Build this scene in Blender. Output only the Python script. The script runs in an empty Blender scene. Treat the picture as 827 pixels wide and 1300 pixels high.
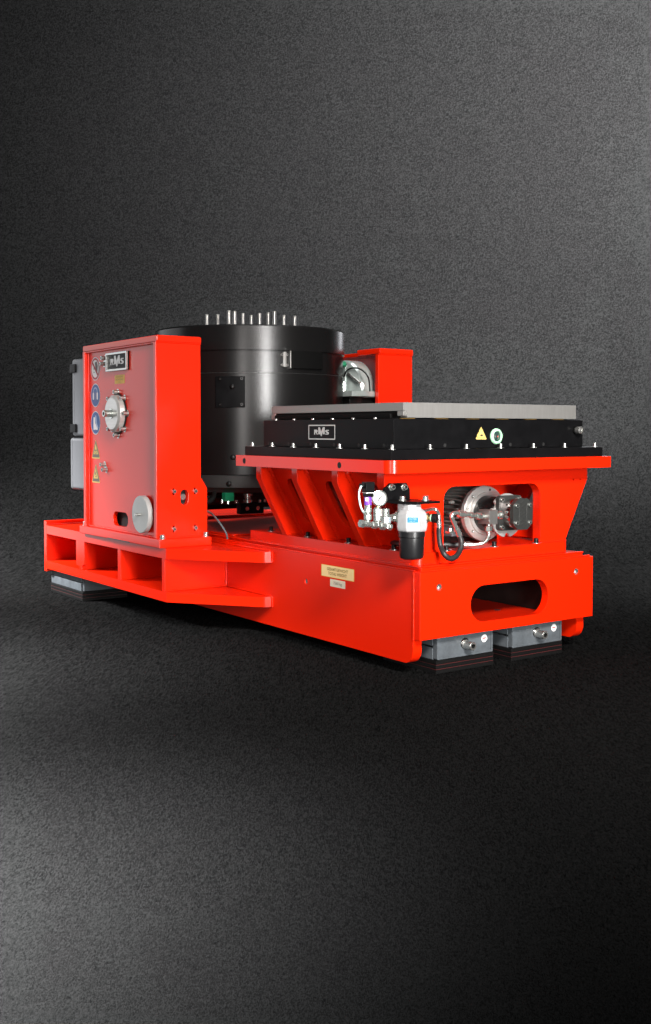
import bpy, bmesh, math, random
from mathutils import Vector, Matrix
random.seed(7)
scene = bpy.context.scene
COL = scene.collection
rad = math.radians

# ------------------------------------------------------------------ camera
YAW, PITCH = 0.62213, -0.032787
CAMP = Vector((-3.560, -4.280, 1.081))
FPX, PCX, PCY = 1387.4, 434.3, 590.9
cam = bpy.data.cameras.new('camera')
cam.lens = FPX / 1300 * 36
cam.sensor_width = 36
cam.sensor_fit = 'AUTO'
cam.shift_x = (413.5 - PCX) / 1300
cam.shift_y = (PCY - 650) / 1300
cam.clip_start = 0.05
cam.clip_end = 200
cob = bpy.data.objects.new('camera', cam)
COL.objects.link(cob)
cob.location = CAMP
cob.rotation_euler = (math.pi / 2 + PITCH, 0, -YAW)
scene.camera = cob
scene.render.resolution_x, scene.render.resolution_y = 651, 1024

# ------------------------------------------------------------------ light
world = bpy.data.worlds.new("World")
scene.world = world
world.use_nodes = True
bg = world.node_tree.nodes['Background']
bg.inputs[0].default_value = (0.9, 0.95, 1, 1)
bg.inputs[1].default_value = 0.06

def aim(o, target):
    d = Vector(target) - o.location
    o.rotation_euler = d.to_track_quat('-Z', 'Y').to_euler()

def area(name, loc, target, sx, sy, power, col=(1, 1, 1), spread=180):
    l = bpy.data.lights.new(name, 'AREA')
    l.shape = 'RECTANGLE'; l.size = sx; l.size_y = sy
    l.energy = power; l.color = col; l.spread = rad(spread)
    o = bpy.data.objects.new(name, l); COL.objects.link(o)
    o.location = loc; aim(o, target)
    return o

def spot(name, loc, target, power, angle, blend, col=(1, 1, 1), size=0.3):
    l = bpy.data.lights.new(name, 'SPOT')
    l.energy = power; l.spot_size = rad(angle); l.spot_blend = blend
    l.color = col; l.shadow_soft_size = size
    o = bpy.data.objects.new(name, l); COL.objects.link(o)
    o.location = loc; aim(o, target)
    return o

def cs(d, s, z):
    """studio position: d metres in front of the tripod, s metres to its right, height z"""
    f = Vector((math.sin(YAW), math.cos(YAW), 0)); r = Vector((math.cos(YAW), -math.sin(YAW), 0))
    p = Vector((CAMP.x, CAMP.y, 0)) + f * d + r * s
    return Vector((p.x, p.y, z))

area('key_softbox', (-2.4, -6.6, 5.0), (0.6, 1.0, 0.5), 2.0, 1.4, 108, (1, 0.95, 0.90), 46)
area('strip_softbox', (-1.75, -7.6, 1.25), (0.6, 2.0, 1.1), 1.25, 2.5, 96, (1, 0.99, 0.97), 60)
area('left_softbox', (-2.25, 5.5, 1.45), (-0.07, 0.66, 1.45), 3.5, 3.1, 29, (0.95, 0.97, 1.0), 150)
area('bounce_fill', (-4.0, -2.9, 1.5), (0.0, 0.5, 0.3), 1.0, 1.6, 11, (1, 0.95, 0.92), 60)  # added fill, stands in for bounce off a white floor
area('top_softbox', (1.2, 2.6, 5.8), (0.8, 1.8, 0.5), 3.0, 3.0, 40, (1, 1, 1), 100)
area('right_softbox', (7.0, 4.5, 2.2), (0.8, 2.2, 1.0), 1.2, 3.0, 14, (0.95, 0.95, 1.0), 90)
# added spots shaped to draw the backdrop's graphic gradient on wall and floor
spot('gradient_wall_spot', cs(7.0, 5.6, 5.6), cs(13.6, 2.2, 4.6), 43000, 84, 1.0, size=0.5)
spot('gradient_low_spot', cs(8.6, 6.4, 3.6), cs(10.4, 3.4, -0.2), 5200, 80, 1.0, size=0.5)
spot('gradient_far_spot', cs(8.4, -6.0, 3.4), cs(9.5, -4.0, -0.2), 8500, 84, 1.0, size=0.5)
spot('gradient_mid_spot', cs(4.4, -4.5, 2.6), cs(5.2, -3.2, -0.2), 14000, 64, 1.0, size=0.5)
spot('gradient_near_spot', cs(2.0, -2.2, 2.2), cs(2.7, -1.75, -0.2), 10500, 70, 1.0, size=0.5)

scene.view_settings.view_transform = 'Standard'
scene.view_settings.look = 'None'
scene.view_settings.exposure = 0.0
scene.view_settings.gamma = 1.0
try:
    scene.cycles.use_denoising = True
    scene.cycles.max_bounces = 8
    scene.cycles.diffuse_bounces = 2
except Exception:
    pass

# ------------------------------------------------------------------ materials
def nt(name):
    m = bpy.data.materials.new(name); m.use_nodes = True
    return m, m.node_tree.nodes, m.node_tree.links, m.node_tree.nodes['Principled BSDF']

def mat(name, col, rough=0.4, metal=0.0, spec=0.5, bump=0.0, bscale=200, vary=0.0, vscale=6, coat=0.0, rvary=0.0, stretch=None):
    m, N, L, b = nt(name)
    b.inputs['Base Color'].default_value = (*col, 1)
    b.inputs['Roughness'].default_value = rough
    b.inputs['Metallic'].default_value = metal
    b.inputs['Specular IOR Level'].default_value = spec
    b.inputs['Coat Weight'].default_value = coat
    b.inputs['Coat Roughness'].default_value = 0.15
    tc = N.new('ShaderNodeTexCoord')
    src = tc.outputs['Object']
    if stretch:
        mp = N.new('ShaderNodeMapping'); mp.inputs['Scale'].default_value = stretch
        L.new(src, mp.inputs['Vector']); src = mp.outputs['Vector']
    if bump:
        n = N.new('ShaderNodeTexNoise'); n.inputs['Scale'].default_value = bscale; n.inputs['Detail'].default_value = 3
        L.new(src, n.inputs['Vector'])
        bp = N.new('ShaderNodeBump'); bp.inputs['Strength'].default_value = bump; bp.inputs['Distance'].default_value = 0.002
        L.new(n.outputs['Fac'], bp.inputs['Height']); L.new(bp.outputs['Normal'], b.inputs['Normal'])
    if vary or rvary:
        n = N.new('ShaderNodeTexNoise'); n.inputs['Scale'].default_value = vscale; n.inputs['Detail'].default_value = 6
        n.inputs['Roughness'].default_value = 0.65
        L.new(src, n.inputs['Vector'])
        if vary:
            r = N.new('ShaderNodeValToRGB')
            r.color_ramp.elements[0].position = 0.3; r.color_ramp.elements[1].position = 0.7
            r.color_ramp.elements[0].color = (*[c * (1 - vary) for c in col], 1)
            r.color_ramp.elements[1].color = (*[min(1, c * (1 + vary)) for c in col], 1)
            L.new(n.outputs['Fac'], r.inputs['Fac']); L.new(r.outputs['Color'], b.inputs['Base Color'])
        if rvary:
            q = N.new('ShaderNodeMapRange'); q.inputs['From Min'].default_value = 0.3; q.inputs['From Max'].default_value = 0.7
            q.inputs['To Min'].default_value = max(0.02, rough - rvary); q.inputs['To Max'].default_value = rough + rvary
            L.new(n.outputs['Fac'], q.inputs['Value']); L.new(q.outputs['Result'], b.inputs['Roughness'])
    return m

RED = mat('red_paint', (0.70, 0.0135, 0.0006), 0.25, spec=0.5, vary=0.015, vscale=2)
BLACKP = mat('black_powder_coat', (0.0045, 0.0042, 0.0042), 0.27, spec=0.42, bump=0.03, bscale=420, vary=0.05, vscale=40, rvary=0.0)
BLACKM = mat('matt_black_cover', (0.003, 0.003, 0.003), 0.6, spec=0.05)
BLACKC = mat('black_cast_coat', (0.012, 0.011, 0.011), 0.5, spec=0.45, bump=0.9, bscale=90, vary=0.2, vscale=30)
BLACKA = mat('black_anodised', (0.0042, 0.0042, 0.0046), 0.36, spec=0.06, bump=0.06, bscale=500, vary=0.2, vscale=12, rvary=0.06)
BLACKR = mat('black_rubber', (0.0045, 0.0045, 0.0045), 0.55, spec=0.15, bump=0.5, bscale=160, vary=0.35, vscale=40)
REDTHREAD = mat('red_rubber_fleck', (0.12, 0.006, 0.006), 0.7)
HOSE = mat('hose_rubber', (0.012, 0.013, 0.014), 0.45, bump=0.4, bscale=300)
STUD = mat('dark_stud_steel', (0.30, 0.29, 0.28), 0.34, 0.9)
STEEL = mat('bright_steel', (0.52, 0.52, 0.50), 0.26, 0.88, bump=0.05, bscale=300, vary=0.08, vscale=60)
CHROME = mat('zinc_fitting', (0.56, 0.59, 0.56), 0.22, 0.88, vary=0.12, vscale=60, rvary=0.06)
TURN = mat('turned_steel', (0.58, 0.57, 0.55), 0.32, 0.6, bump=0.1, bscale=30, vary=0.1, vscale=8, stretch=(1, 1, 8))
CASTAL = mat('cast_aluminium', (0.50, 0.50, 0.51), 0.38, 0.35, bump=0.5, bscale=260, vary=0.08, vscale=30)
ALUDISC = mat('anodised_disc', (0.42, 0.43, 0.42), 0.4, 0.3, bump=0.05, bscale=300, vary=0.05, vscale=20)
PLATE = mat('ground_plate', (0.20, 0.198, 0.19), 0.45, 0.35, bump=0.08, bscale=24, vary=0.07, vscale=16, rvary=0.08, stretch=(6, 6, 0.6))
CASTIRON = mat('grey_cast_iron', (0.085, 0.097, 0.108), 0.5, 0.1, bump=0.25, bscale=120, vary=0.28, vscale=14)
GREYBOX = mat('grey_enclosure', (0.15, 0.155, 0.168), 0.5, vary=0.05, vscale=10, bump=0.08, bscale=300)
GREYM = mat('motor_grey', (0.23, 0.225, 0.21), 0.42, 0.1, bump=0.2, bscale=150, vary=0.2, vscale=20)
PUMPG = mat('pump_cover_grey', (0.026, 0.027, 0.026), 0.38, 0.1, bump=0.3, bscale=200, vary=0.15, vscale=30)
DARK = mat('dark_hole', (0.004, 0.004, 0.004), 0.7)
WHITE = mat('white_print', (0.75, 0.75, 0.75), 0.5, spec=0.25)
GREYPR = mat('silver_print', (0.45, 0.45, 0.44), 0.4, 0.3)
BLUE = mat('blue_sign_print', (0.045, 0.115, 0.30), 0.5, spec=0.25)
CYAN = mat('blue_label_print', (0.0, 0.16, 0.46), 0.4)
YEL = mat('yellow_sign_print', (0.62, 0.46, 0.14), 0.5, spec=0.25)
YELO = mat('orange_label_print', (0.72, 0.42, 0.07), 0.5, spec=0.25)
CREAM = mat('cream_label', (0.83, 0.62, 0.30), 0.45, vary=0.03, vscale=20)
PALE = mat('pale_label', (0.72, 0.66, 0.50), 0.45)
BROWNTX = mat('brown_text', (0.28, 0.18, 0.05), 0.5)
GREYTX = mat('grey_text', (0.10, 0.09, 0.07), 0.5)
BLKTX = mat('black_print', (0.02, 0.02, 0.02), 0.5)
REDTX = mat('red_print', (0.45, 0.03, 0.03), 0.5)
MAROON = mat('prohibition_print', (0.33, 0.03, 0.04), 0.5, spec=0.25)
BRASS = mat('brass', (0.55, 0.40, 0.20), 0.3, 1.0)
GREENM = mat('green_ring', (0.42, 0.75, 0.50), 0.3, 0.2)
GREEND = mat('green_plastic', (0.0, 0.16, 0.07), 0.4)
PURPLE = mat('purple_label', (0.16, 0.04, 0.42), 0.4)
CABLE = mat('grey_cable', (0.06, 0.07, 0.075), 0.45)
CABLEL = mat('light_cable', (0.50, 0.62, 0.62), 0.4)
COPPERW = mat('brass_clip', (0.40, 0.24, 0.06), 0.4, 0.8)

# backdrop: dark speckled felt, fine grain running front to back
def backdrop_mat(name, base):
    m, N, L, b = nt(name)
    b.inputs['Roughness'].default_value = 0.95
    b.inputs['Specular IOR Level'].default_value = 0.0
    uv = N.new('ShaderNodeUVMap')
    mp = N.new('ShaderNodeMapping'); mp.inputs['Scale'].default_value = (1.0, 1.0, 1)
    L.new(uv.outputs['UV'], mp.inputs['Vector'])
    # coarser weave on the far part of the sheet, finer on the near part (painted per vertex)
    at_ = N.new('ShaderNodeAttribute'); at_.attribute_name = 'weave'
    sep = N.new('ShaderNodeSeparateColor'); L.new(at_.outputs['Color'], sep.inputs[0])
    cur = None
    for k_, (sc_, ch) in enumerate(((560, 0), (295, 1), (160, 2), (98, 3))):
        mp = N.new('ShaderNodeMapping'); mp.inputs['Rotation'].default_value = (0, 0, 0.5 + 0.7 * k_)
        L.new(uv.outputs['UV'], mp.inputs['Vector'])
        n = N.new('ShaderNodeTexVoronoi'); n.voronoi_dimensions = '2D'; n.feature = 'F1'
        n.inputs['Scale'].default_value = sc_
        L.new(mp.outputs['Vector'], n.inputs['Vector'])
        sp = N.new('ShaderNodeSeparateColor'); L.new(n.outputs['Color'], sp.inputs[0])
        a0 = N.new('ShaderNodeMath'); a0.operation = 'SUBTRACT'; L.new(sp.outputs[0], a0.inputs[0]); a0.inputs[1].default_value = 0.5
        a = N.new('ShaderNodeMath'); a.operation = 'MULTIPLY_ADD'
        L.new(a0.outputs[0], a.inputs[0])
        L.new(sep.outputs[ch] if ch < 3 else at_.outputs['Alpha'], a.inputs[1])
        if cur: L.new(cur, a.inputs[2])
        else: a.inputs[2].default_value = 0
        cur = a.outputs[0]
    r = N.new('ShaderNodeMapRange'); r.inputs['From Min'].default_value = -0.8; r.inputs['From Max'].default_value = 0.8
    r.inputs['To Min'].default_value = 0.0; r.inputs['To Max'].default_value = 2.0
    L.new(cur, r.inputs['Value'])
    mx = N.new('ShaderNodeMix'); mx.data_type = 'RGBA'
    mx.inputs['A'].default_value = (0, 0, 0, 1)
    mx.clamp_factor = False
    mx.inputs['B'].default_value = (*base, 1)
    L.new(r.outputs['Result'], mx.inputs['Factor'])
    L.new(mx.outputs['Result'], b.inputs['Base Color'])
    return m
BACKDROP = backdrop_mat('speckled_backdrop', (0.0070, 0.0070, 0.0071))

# ------------------------------------------------------------------ object framework
ORG = {}      # world origin of every object built
def link(o, parent, origin):
    COL.objects.link(o)
    ORG[o.name] = Vector(origin)
    if parent is not None:
        o.parent = parent
        o.location = Vector(origin) - ORG[parent.name]
    else:
        o.location = origin
    return o

def finish(bm, name, mats, parent=None, origin=None, bevel=0.0, segs=2, sharp=28, kind=None, smooth=True):
    if bevel:
        bmesh.ops.remove_doubles(bm, verts=bm.verts, dist=1e-6)
        es = [e for e in bm.edges if len(e.link_faces) == 2 and e.calc_face_angle(0) > rad(35)]
        bmesh.ops.bevel(bm, geom=es, offset=bevel, segments=segs, affect='EDGES', profile=0.5, clamp_overlap=True)
    if origin is None:
        xs = [v.co for v in bm.verts]
        origin = Vector([(min(c[i] for c in xs) + max(c[i] for c in xs)) / 2 for i in range(3)])
    origin = Vector(origin)
    bmesh.ops.translate(bm, verts=bm.verts, vec=-origin)
    me = bpy.data.meshes.new(name); bm.to_mesh(me); bm.free()
    if not isinstance(mats, (list, tuple)): mats = [mats]
    for m in mats: me.materials.append(m)
    if smooth:
        me.polygons.foreach_set('use_smooth', [True] * len(me.polygons))
        me.set_sharp_from_angle(angle=rad(sharp))
    o = bpy.data.objects.new(name, me)
    if kind: o['kind'] = kind
    if smooth and bevel:
        w = o.modifiers.new('weighted', 'WEIGHTED_NORMAL'); w.keep_sharp = True; w.mode = 'FACE_AREA'
    return link(o, parent, origin)

def share(src, name, parent, origin, rot=None):
    """another piece with the same mesh"""
    o = bpy.data.objects.new(name, src.data)
    link(o, parent, origin)
    if rot is not None: o.rotation_euler = rot
    return o

def box(bm, x0, x1, y0, y1, z0, z1, mi=0):
    vs = [bm.verts.new((x, y, z)) for x in (x0, x1) for y in (y0, y1) for z in (z0, z1)]
    for f in ((0, 1, 3, 2), (4, 6, 7, 5), (0, 4, 5, 1), (2, 3, 7, 6), (0, 2, 6, 4), (1, 5, 7, 3)):
        fc = bm.faces.new([vs[i] for i in f]); fc.material_index = mi
    bmesh.ops.recalc_face_normals(bm, faces=bm.faces)
    return vs

def bx(name, m, parent, x0, x1, y0, y1, z0, z1, bevel=0.003, **k):
    bm = bmesh.new(); box(bm, min(x0, x1), max(x0, x1), min(y0, y1), max(y0, y1), z0, z1)
    return finish(bm, name, m, parent, bevel=bevel, **k)

def P3(axis, a, u, v):
    return {'x': (a, u, v), 'y': (u, a, v), 'z': (u, v, a)}[axis]

def prism(bm, axis, a0, a1, outer, holes=(), mi=0):
    edges = []
    start = len(bm.faces)
    for loop in [outer] + list(holes):
        vs = [bm.verts.new(P3(axis, a0, u, v)) for u, v in loop]
        for i in range(len(vs)):
            edges.append(bm.edges.new((vs[i], vs[(i + 1) % len(vs)])))
    g = bmesh.ops.triangle_fill(bm, use_beauty=True, use_dissolve=False, edges=edges)
    fs = [f for f in g['geom'] if isinstance(f, bmesh.types.BMFace)]
    if holes:
        def inside(p, poly):
            c = False; n = len(poly)
            for i in range(n):
                x1, y1 = poly[i]; x2, y2 = poly[(i + 1) % n]
                if (y1 > p[1]) != (y2 > p[1]) and p[0] < (x2 - x1) * (p[1] - y1) / (y2 - y1) + x1: c = not c
            return c
        iu, iv = {'x': (1, 2), 'y': (0, 2), 'z': (0, 1)}[axis]
        bad = [f for f in fs if any(inside((f.calc_center_median()[iu], f.calc_center_median()[iv]), h) for h in holes)]
        if bad: bmesh.ops.delete(bm, geom=bad, context='FACES_ONLY')
        fs = [f for f in fs if f.is_valid]
    ex = bmesh.ops.extrude_face_region(bm, geom=fs)
    nv = [v for v in ex['geom'] if isinstance(v, bmesh.types.BMVert)]
    bmesh.ops.translate(bm, verts=nv, vec=Vector(P3(axis, a1 - a0, 0, 0)))
    bm.faces.index_update()
    bmesh.ops.recalc_face_normals(bm, faces=bm.faces)
    for f in list(bm.faces)[start:]: f.material_index = mi

def pr(name, m, parent, axis, a0, a1, outer, holes=(), bevel=0.003, **k):
    bm = bmesh.new(); prism(bm, axis, a0, a1, outer, holes)
    return finish(bm, name, m, parent, bevel=bevel, **k)

def circ(u, v, r, n=24, r2=None, a0=0):
    r2 = r2 or r
    return [(u + r * math.cos(a0 + 2 * math.pi * i / n), v + r2 * math.sin(a0 + 2 * math.pi * i / n)) for i in range(n)]

def rrect(u0, u1, v0, v1, r, n=6):
    if not isinstance(r, (list, tuple)): r = (r, r, r, r)   # corners: BL BR TR TL
    out = []
    for (cu, cv, a, q) in ((u0, v0, 180, r[0]), (u1, v0, 270, r[1]), (u1, v1, 0, r[2]), (u0, v1, 90, r[3])):
        if q <= 0: out.append((cu, cv)); continue
        ccu = cu + q if cu == u0 else cu - q
        ccv = cv + q if cv == v0 else cv - q
        for i in range(n + 1):
            t = rad(a + 90 * i / n); out.append((ccu + q * math.cos(t), ccv + q * math.sin(t)))
    return out

def roundpoly(pts, r, n=5):
    """polygon with rounded corners, r per corner"""
    out = []; m = len(pts)
    for i, p in enumerate(pts):
        ri = r[i] if isinstance(r, (list, tuple)) else r
        if ri <= 0: out.append(p); continue
        p = Vector(p); a = (Vector(pts[i - 1]) - p).normalized(); b = (Vector(pts[(i + 1) % m]) - p).normalized()
        ang = a.angle(b); d = ri / math.tan(ang / 2)
        c = p + (a + b).normalized() * (ri / math.sin(ang / 2))
        s = p + a * d - c; e = p + b * d - c
        for k in range(n + 1):
            w = (s * (1 - k / n) + e * (k / n)).normalized() * ri
            out.append(tuple((c + w)[:2]))
    return out

def frame_of(d):
    d = Vector(d).normalized()
    up = Vector((0, 0, 1)) if abs(d.z) < 0.95 else Vector((1, 0, 0))
    a = up.cross(d).normalized(); return a, d.cross(a).normalized(), d

def lathe(bm, base, axis, prof, n=32, mi=0, a0=0.0):
    """prof: list of (radius, height along axis)"""
    a, b, d = frame_of(axis); base = Vector(base); rings = []
    for r, h in prof:
        if r <= 1e-6:
            rings.append([bm.verts.new(base + d * h)])
        else:
            rings.append([bm.verts.new(base + d * h + (a * math.cos(a0 + 2 * math.pi * i / n) + b * math.sin(a0 + 2 * math.pi * i / n)) * r) for i in range(n)])
    for p, q in zip(rings, rings[1:]):
        for i in range(n):
            j = (i + 1) % n
            if len(p) == 1 and len(q) == 1: continue
            if len(p) == 1: f = bm.faces.new((p[0], q[i], q[j]))
            elif len(q) == 1: f = bm.faces.new((p[i], p[j], q[0]))
            else: f = bm.faces.new((p[i], p[j], q[j], q[i]))
            f.material_index = mi
    fs = list(bm.faces)
    bmesh.ops.recalc_face_normals(bm, faces=fs)

def cyl(bm, base, axis, r, h, n=24, mi=0, ch=None, a0=0.0):
    ch = min(r, h) * 0.12 if ch is None else ch
    if ch: lathe(bm, base, axis, [(0, 0), (r - ch, 0), (r, ch), (r, h - ch), (r - ch, h), (0, h)], n, mi, a0)
    else: lathe(bm, base, axis, [(0, 0), (r, 0), (r, h), (0, h)], n, mi, a0)

def la(name, m, parent, base, axis, prof, n=32, sharp=28, **k):
    bm = bmesh.new(); lathe(bm, base, axis, prof, n)
    return finish(bm, name, m, parent, sharp=sharp, **k)

def cy(name, m, parent, base, axis, r, h, n=24, **k):
    bm = bmesh.new(); cyl(bm, base, axis, r, h, n)
    return finish(bm, name, m, parent, **k)

def tube(bm, pts, r, n=12, mi=0, cap=True, jitter=0.0):
    pts = [Vector(p) for p in pts]; rings = []; prev = None
    for i, p in enumerate(pts):
        d = (pts[min(i + 1, len(pts) - 1)] - pts[max(i - 1, 0)]).normalized()
        if prev is None: a = frame_of(d)[0]
        else: a = (prev - d * prev.dot(d)).normalized()
        prev = a; b = d.cross(a)
        rr = (r[i] if isinstance(r, list) else r) * (1 + random.uniform(-jitter, jitter))
        rings.append([bm.verts.new(p + (a * math.cos(2 * math.pi * k / n) + b * math.sin(2 * math.pi * k / n)) * rr) for k in range(n)])
    for p, q in zip(rings, rings[1:]):
        for i in range(n):
            f = bm.faces.new((p[i], p[(i + 1) % n], q[(i + 1) % n], q[i])); f.material_index = mi
    if cap:
        for rg in (rings[0], rings[-1]):
            f = bm.faces.new(rg); f.material_index = mi
    bmesh.ops.recalc_face_normals(bm, faces=bm.faces)

def spline(ctrl, n=10):
    c = [Vector(p) for p in ctrl]; c = [c[0] * 2 - c[1]] + c + [c[-1] * 2 - c[-2]]; out = []
    for i in range(1, len(c) - 2):
        for k in range(n):
            t = k / n; p0, p1, p2, p3 = c[i - 1:i + 3]
            out.append(0.5 * ((2 * p1) + (p2 - p0) * t + (2 * p0 - 5 * p1 + 4 * p2 - p3) * t * t + (3 * p1 - p0 - 3 * p2 + p3) * t ** 3))
    out.append(c[-2]); return out

def tb(name, m, parent, ctrl, r, n=12, seg=10, **k):
    bm = bmesh.new(); tube(bm, spline(ctrl, seg), r, n)
    return finish(bm, name, m, parent, sharp=50, **k)

def weld(parent, p, q, r=0.007, name='weld_bead'):
    p, q = Vector(p), Vector(q); n = max(4, int((q - p).length / 0.009))
    bm = bmesh.new(); tube(bm, [p.lerp(q, i / n) for i in range(n + 1)], r, 8, jitter=0.16)
    return finish(bm, name, RED, parent, sharp=80)

def welds(parent, segs, r=0.007):
    for a, b in segs: weld(parent, a, b, r)

# ---- bolts (one mesh of each kind, shared)
BOLTS = {}
def bolt(kind, parent, base, axis=(0, 0, 1), name='bolt'):
    q = Vector((0, 0, 1)).rotation_difference(Vector(axis).normalized()).to_euler()
    if kind in BOLTS:
        o = bpy.data.objects.new(name, BOLTS[kind]); link(o, parent, base); o.rotation_euler = q; return o
    hr, hh, wr, hm, wm, hexa = kind
    bm = bmesh.new()
    if wr: cyl(bm, (0, 0, 0), (0, 0, 1), wr, max(0.003, wr * 0.14), 20, 1, 0.0006)
    w = max(0.003, wr * 0.14) if wr else 0
    if hexa:
        lathe(bm, (0, 0, w - .0005), (0, 0, 1), [(0, 0), (hr, 0), (hr, hh * .9), (hr * .85, hh), (0, hh)], 6, 0)
    else:
        lathe(bm, (0, 0, w - .0005), (0, 0, 1), [(0, 0), (hr, 0), (hr, hh - hr * .12), (hr * .9, hh), (hr * .55, hh)], 20, 0)
        s0 = len(bm.faces)
        lathe(bm, (0, 0, w - .0005), (0, 0, 1), [(hr * .55, hh), (hr * .55, hh * .45), (0, hh * .45)], 6, 2)
    bm.normal_update()
    me = bpy.data.meshes.new('bolt'); bm.to_mesh(me); bm.free()
    for m in (hm, wm, DARK): me.materials.append(m)
    me.polygons.foreach_set('use_smooth', [True] * len(me.polygons)); me.set_sharp_from_angle(angle=rad(35))
    BOLTS[kind] = me
    o = bpy.data.objects.new(name, me); link(o, parent, base); o.rotation_euler = q
    return o

K_PED = (0.0135, 0.026, 0.024, BLACKP, STEEL, False)     # pedestal bolts, black heads on bright washers
K_FLG = (0.0085, 0.022, 0.0185, STEEL, STEEL, False)
K_COL = (0.016, 0.026, 0.022, STEEL, STEEL, False)
K_SML = (0.0125, 0.017, 0.0, STEEL, STEEL, False)
K_TRU = (0.0145, 0.034, 0.023, STEEL, STEEL, False)
K_PMP = (0.0115, 0.012, 0.0, CHROME, CHROME, False)
K_BRK = (0.0135, 0.016, 0.019, CHROME, CHROME, False)
K_BLK = (0.011, 0.008, 0.0, BLACKP, BLACKP, False)

# ---- flat lettering
def text_faces(bm, s, size, place, mi=0, bold=0.0, wscale=1.0):
    """place(u, v) -> world point, u to the right and v up, centred on the text"""
    cu = bpy.data.curves.new('t', 'FONT'); cu.body = s; cu.size = size; cu.align_x = 'CENTER'; cu.align_y = 'CENTER'
    cu.offset = bold; cu.resolution_u = 3
    o = bpy.data.objects.new('t', cu)
    me = bpy.data.meshes.new_from_object(o)
    vs = [bm.verts.new(place(v.co.x * wscale, v.co.y)) for v in me.vertices]
    for p in me.polygons:
        try:
            f = bm.faces.new([vs[i] for i in p.vertices]); f.material_index = mi
        except ValueError:
            pass
    bpy.data.objects.remove(o); bpy.data.curves.remove(cu); bpy.data.meshes.remove(me)

def poly_faces(bm, pts, place, mi=0):
    vs = [bm.verts.new(place(u, v)) for u, v in pts]
    es = [bm.edges.new((vs[i], vs[(i + 1) % len(vs)])) for i in range(len(vs))]
    g = bmesh.ops.triangle_fill(bm, use_beauty=True, edges=es)
    for f in g['geom']:
        if isinstance(f, bmesh.types.BMFace): f.material_index = mi

def plane_placer(c, u, n, lift):
    c, u, n = Vector(c), Vector(u).normalized(), Vector(n).normalized()
    v = n.cross(u)
    return lambda a, b: c + u * a + v * b + n * lift

def flat(name, parent, mats, items, c, u, n):
    """items: list of ('poly', pts, lift, mi) or ('text', s, size, du, dv, lift, mi, bold, wscale)"""
    bm = bmesh.new()
    for it in items:
        if it[0] == 'poly':
            poly_faces(bm, it[1], plane_placer(c, u, n, it[2]), it[3])
        else:
            _, s, size, du, dv, lift, mi, bold, ws = it
            pp = plane_placer(c, u, n, lift)
            text_faces(bm, s, size, lambda a, b, pp=pp, du=du, dv=dv: pp(a + du, b + dv), mi, bold, ws)
    bm.normal_update()
    nn = Vector(n)
    for f in bm.faces:
        if f.normal.dot(nn) < 0: f.normal_flip()
    return finish(bm, name, mats, parent, smooth=False)

def at(px, py, **k):
    """point of the plane x=.., y=.. or z=.. that the camera sees in a pixel of the photograph"""
    f = Vector((math.sin(YAW) * math.cos(PITCH), math.cos(YAW) * math.cos(PITCH), math.sin(PITCH)))
    r = Vector((math.cos(YAW), -math.sin(YAW), 0)); u = r.cross(f)
    d = f + r * ((px - PCX) / FPX) - u * ((py - PCY) / FPX)
    (ax, v), = k.items(); i = 'xyz'.index(ax)
    return CAMP + d * ((v - CAMP[i]) / d[i])

# ================================================================== STUDIO SWEEP
FLOOR = -0.200
def build_backdrop():
    bm = bmesh.new(); uvl = bm.loops.layers.uv.new('UVMap')
    prof = []; R_ = 3.2; D0 = 10.4; Z0 = FLOOR
    d = -6.0
    while d < D0: prof.append((d, Z0)); d += 0.82
    for i in range(0, 25):
        t = rad(90 * i / 24); prof.append((D0 + R_ * math.sin(t), Z0 + R_ * (1 - math.cos(t))))
    for z in (5, 7, 9, 11, 14): prof.append((D0 + R_, z))
    W = 15; rows = []; arc = 0; arcs = []; wv = []
    wl = bm.verts.layers.float_color.new('weave')
    # the felt's nap lies front to back on the floor and evens out up the wall
    for i, (d, z) in enumerate(prof):
        if i:
            seg = math.hypot(d - prof[i - 1][0], z - prof[i - 1][1])
            slope = abs(z - prof[i - 1][1]) / seg
            fl = max(0.10, math.sin(math.atan2(1.28, max(1.5, d))))
            arc += seg * (fl + (1 - fl) * slope)
        arcs.append(arc)
        t = math.log(max(d, 1.5) / 2.2) / math.log(13.6 / 2.2) * 3; t = min(3, max(0, t))
        w = [max(0, 1 - abs(t - q)) for q in range(4)]; k = math.sqrt(sum(x * x for x in w)); w = [x / k for x in w]
        row = [bm.verts.new(cs(d, s, z)) for s in (-W, 0, W)]
        for v in row: v[wl] = w
        rows.append(row)
    for i in range(len(rows) - 1):
        for j in range(2):
            f = bm.faces.new((rows[i][j], rows[i][j + 1], rows[i + 1][j + 1], rows[i + 1][j]))
            for lp, (ii, jj) in zip(f.loops, ((i, j), (i, j + 1), (i + 1, j + 1), (i + 1, j))):
                lp[uvl].uv = ((jj - 1) * W, arcs[ii])
    o = finish(bm, 'backdrop', BACKDROP, None, origin=(0, 0, 0), sharp=60, kind='structure')
    return o
build_backdrop()

# ================================================================== THE MACHINE
CX = 0.62           # middle plane of the machine
DY = 2.71           # drum axis
mach = bpy.data.objects.new('vibration_test_machine', None)
mach.empty_display_size = 0.3
link(mach, None, (0.65, 2.0, -0.125))
mach['label'] = 'large red steel vibration test machine with black drum and grey slip table'
mach['category'] = 'industrial machine'

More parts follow.
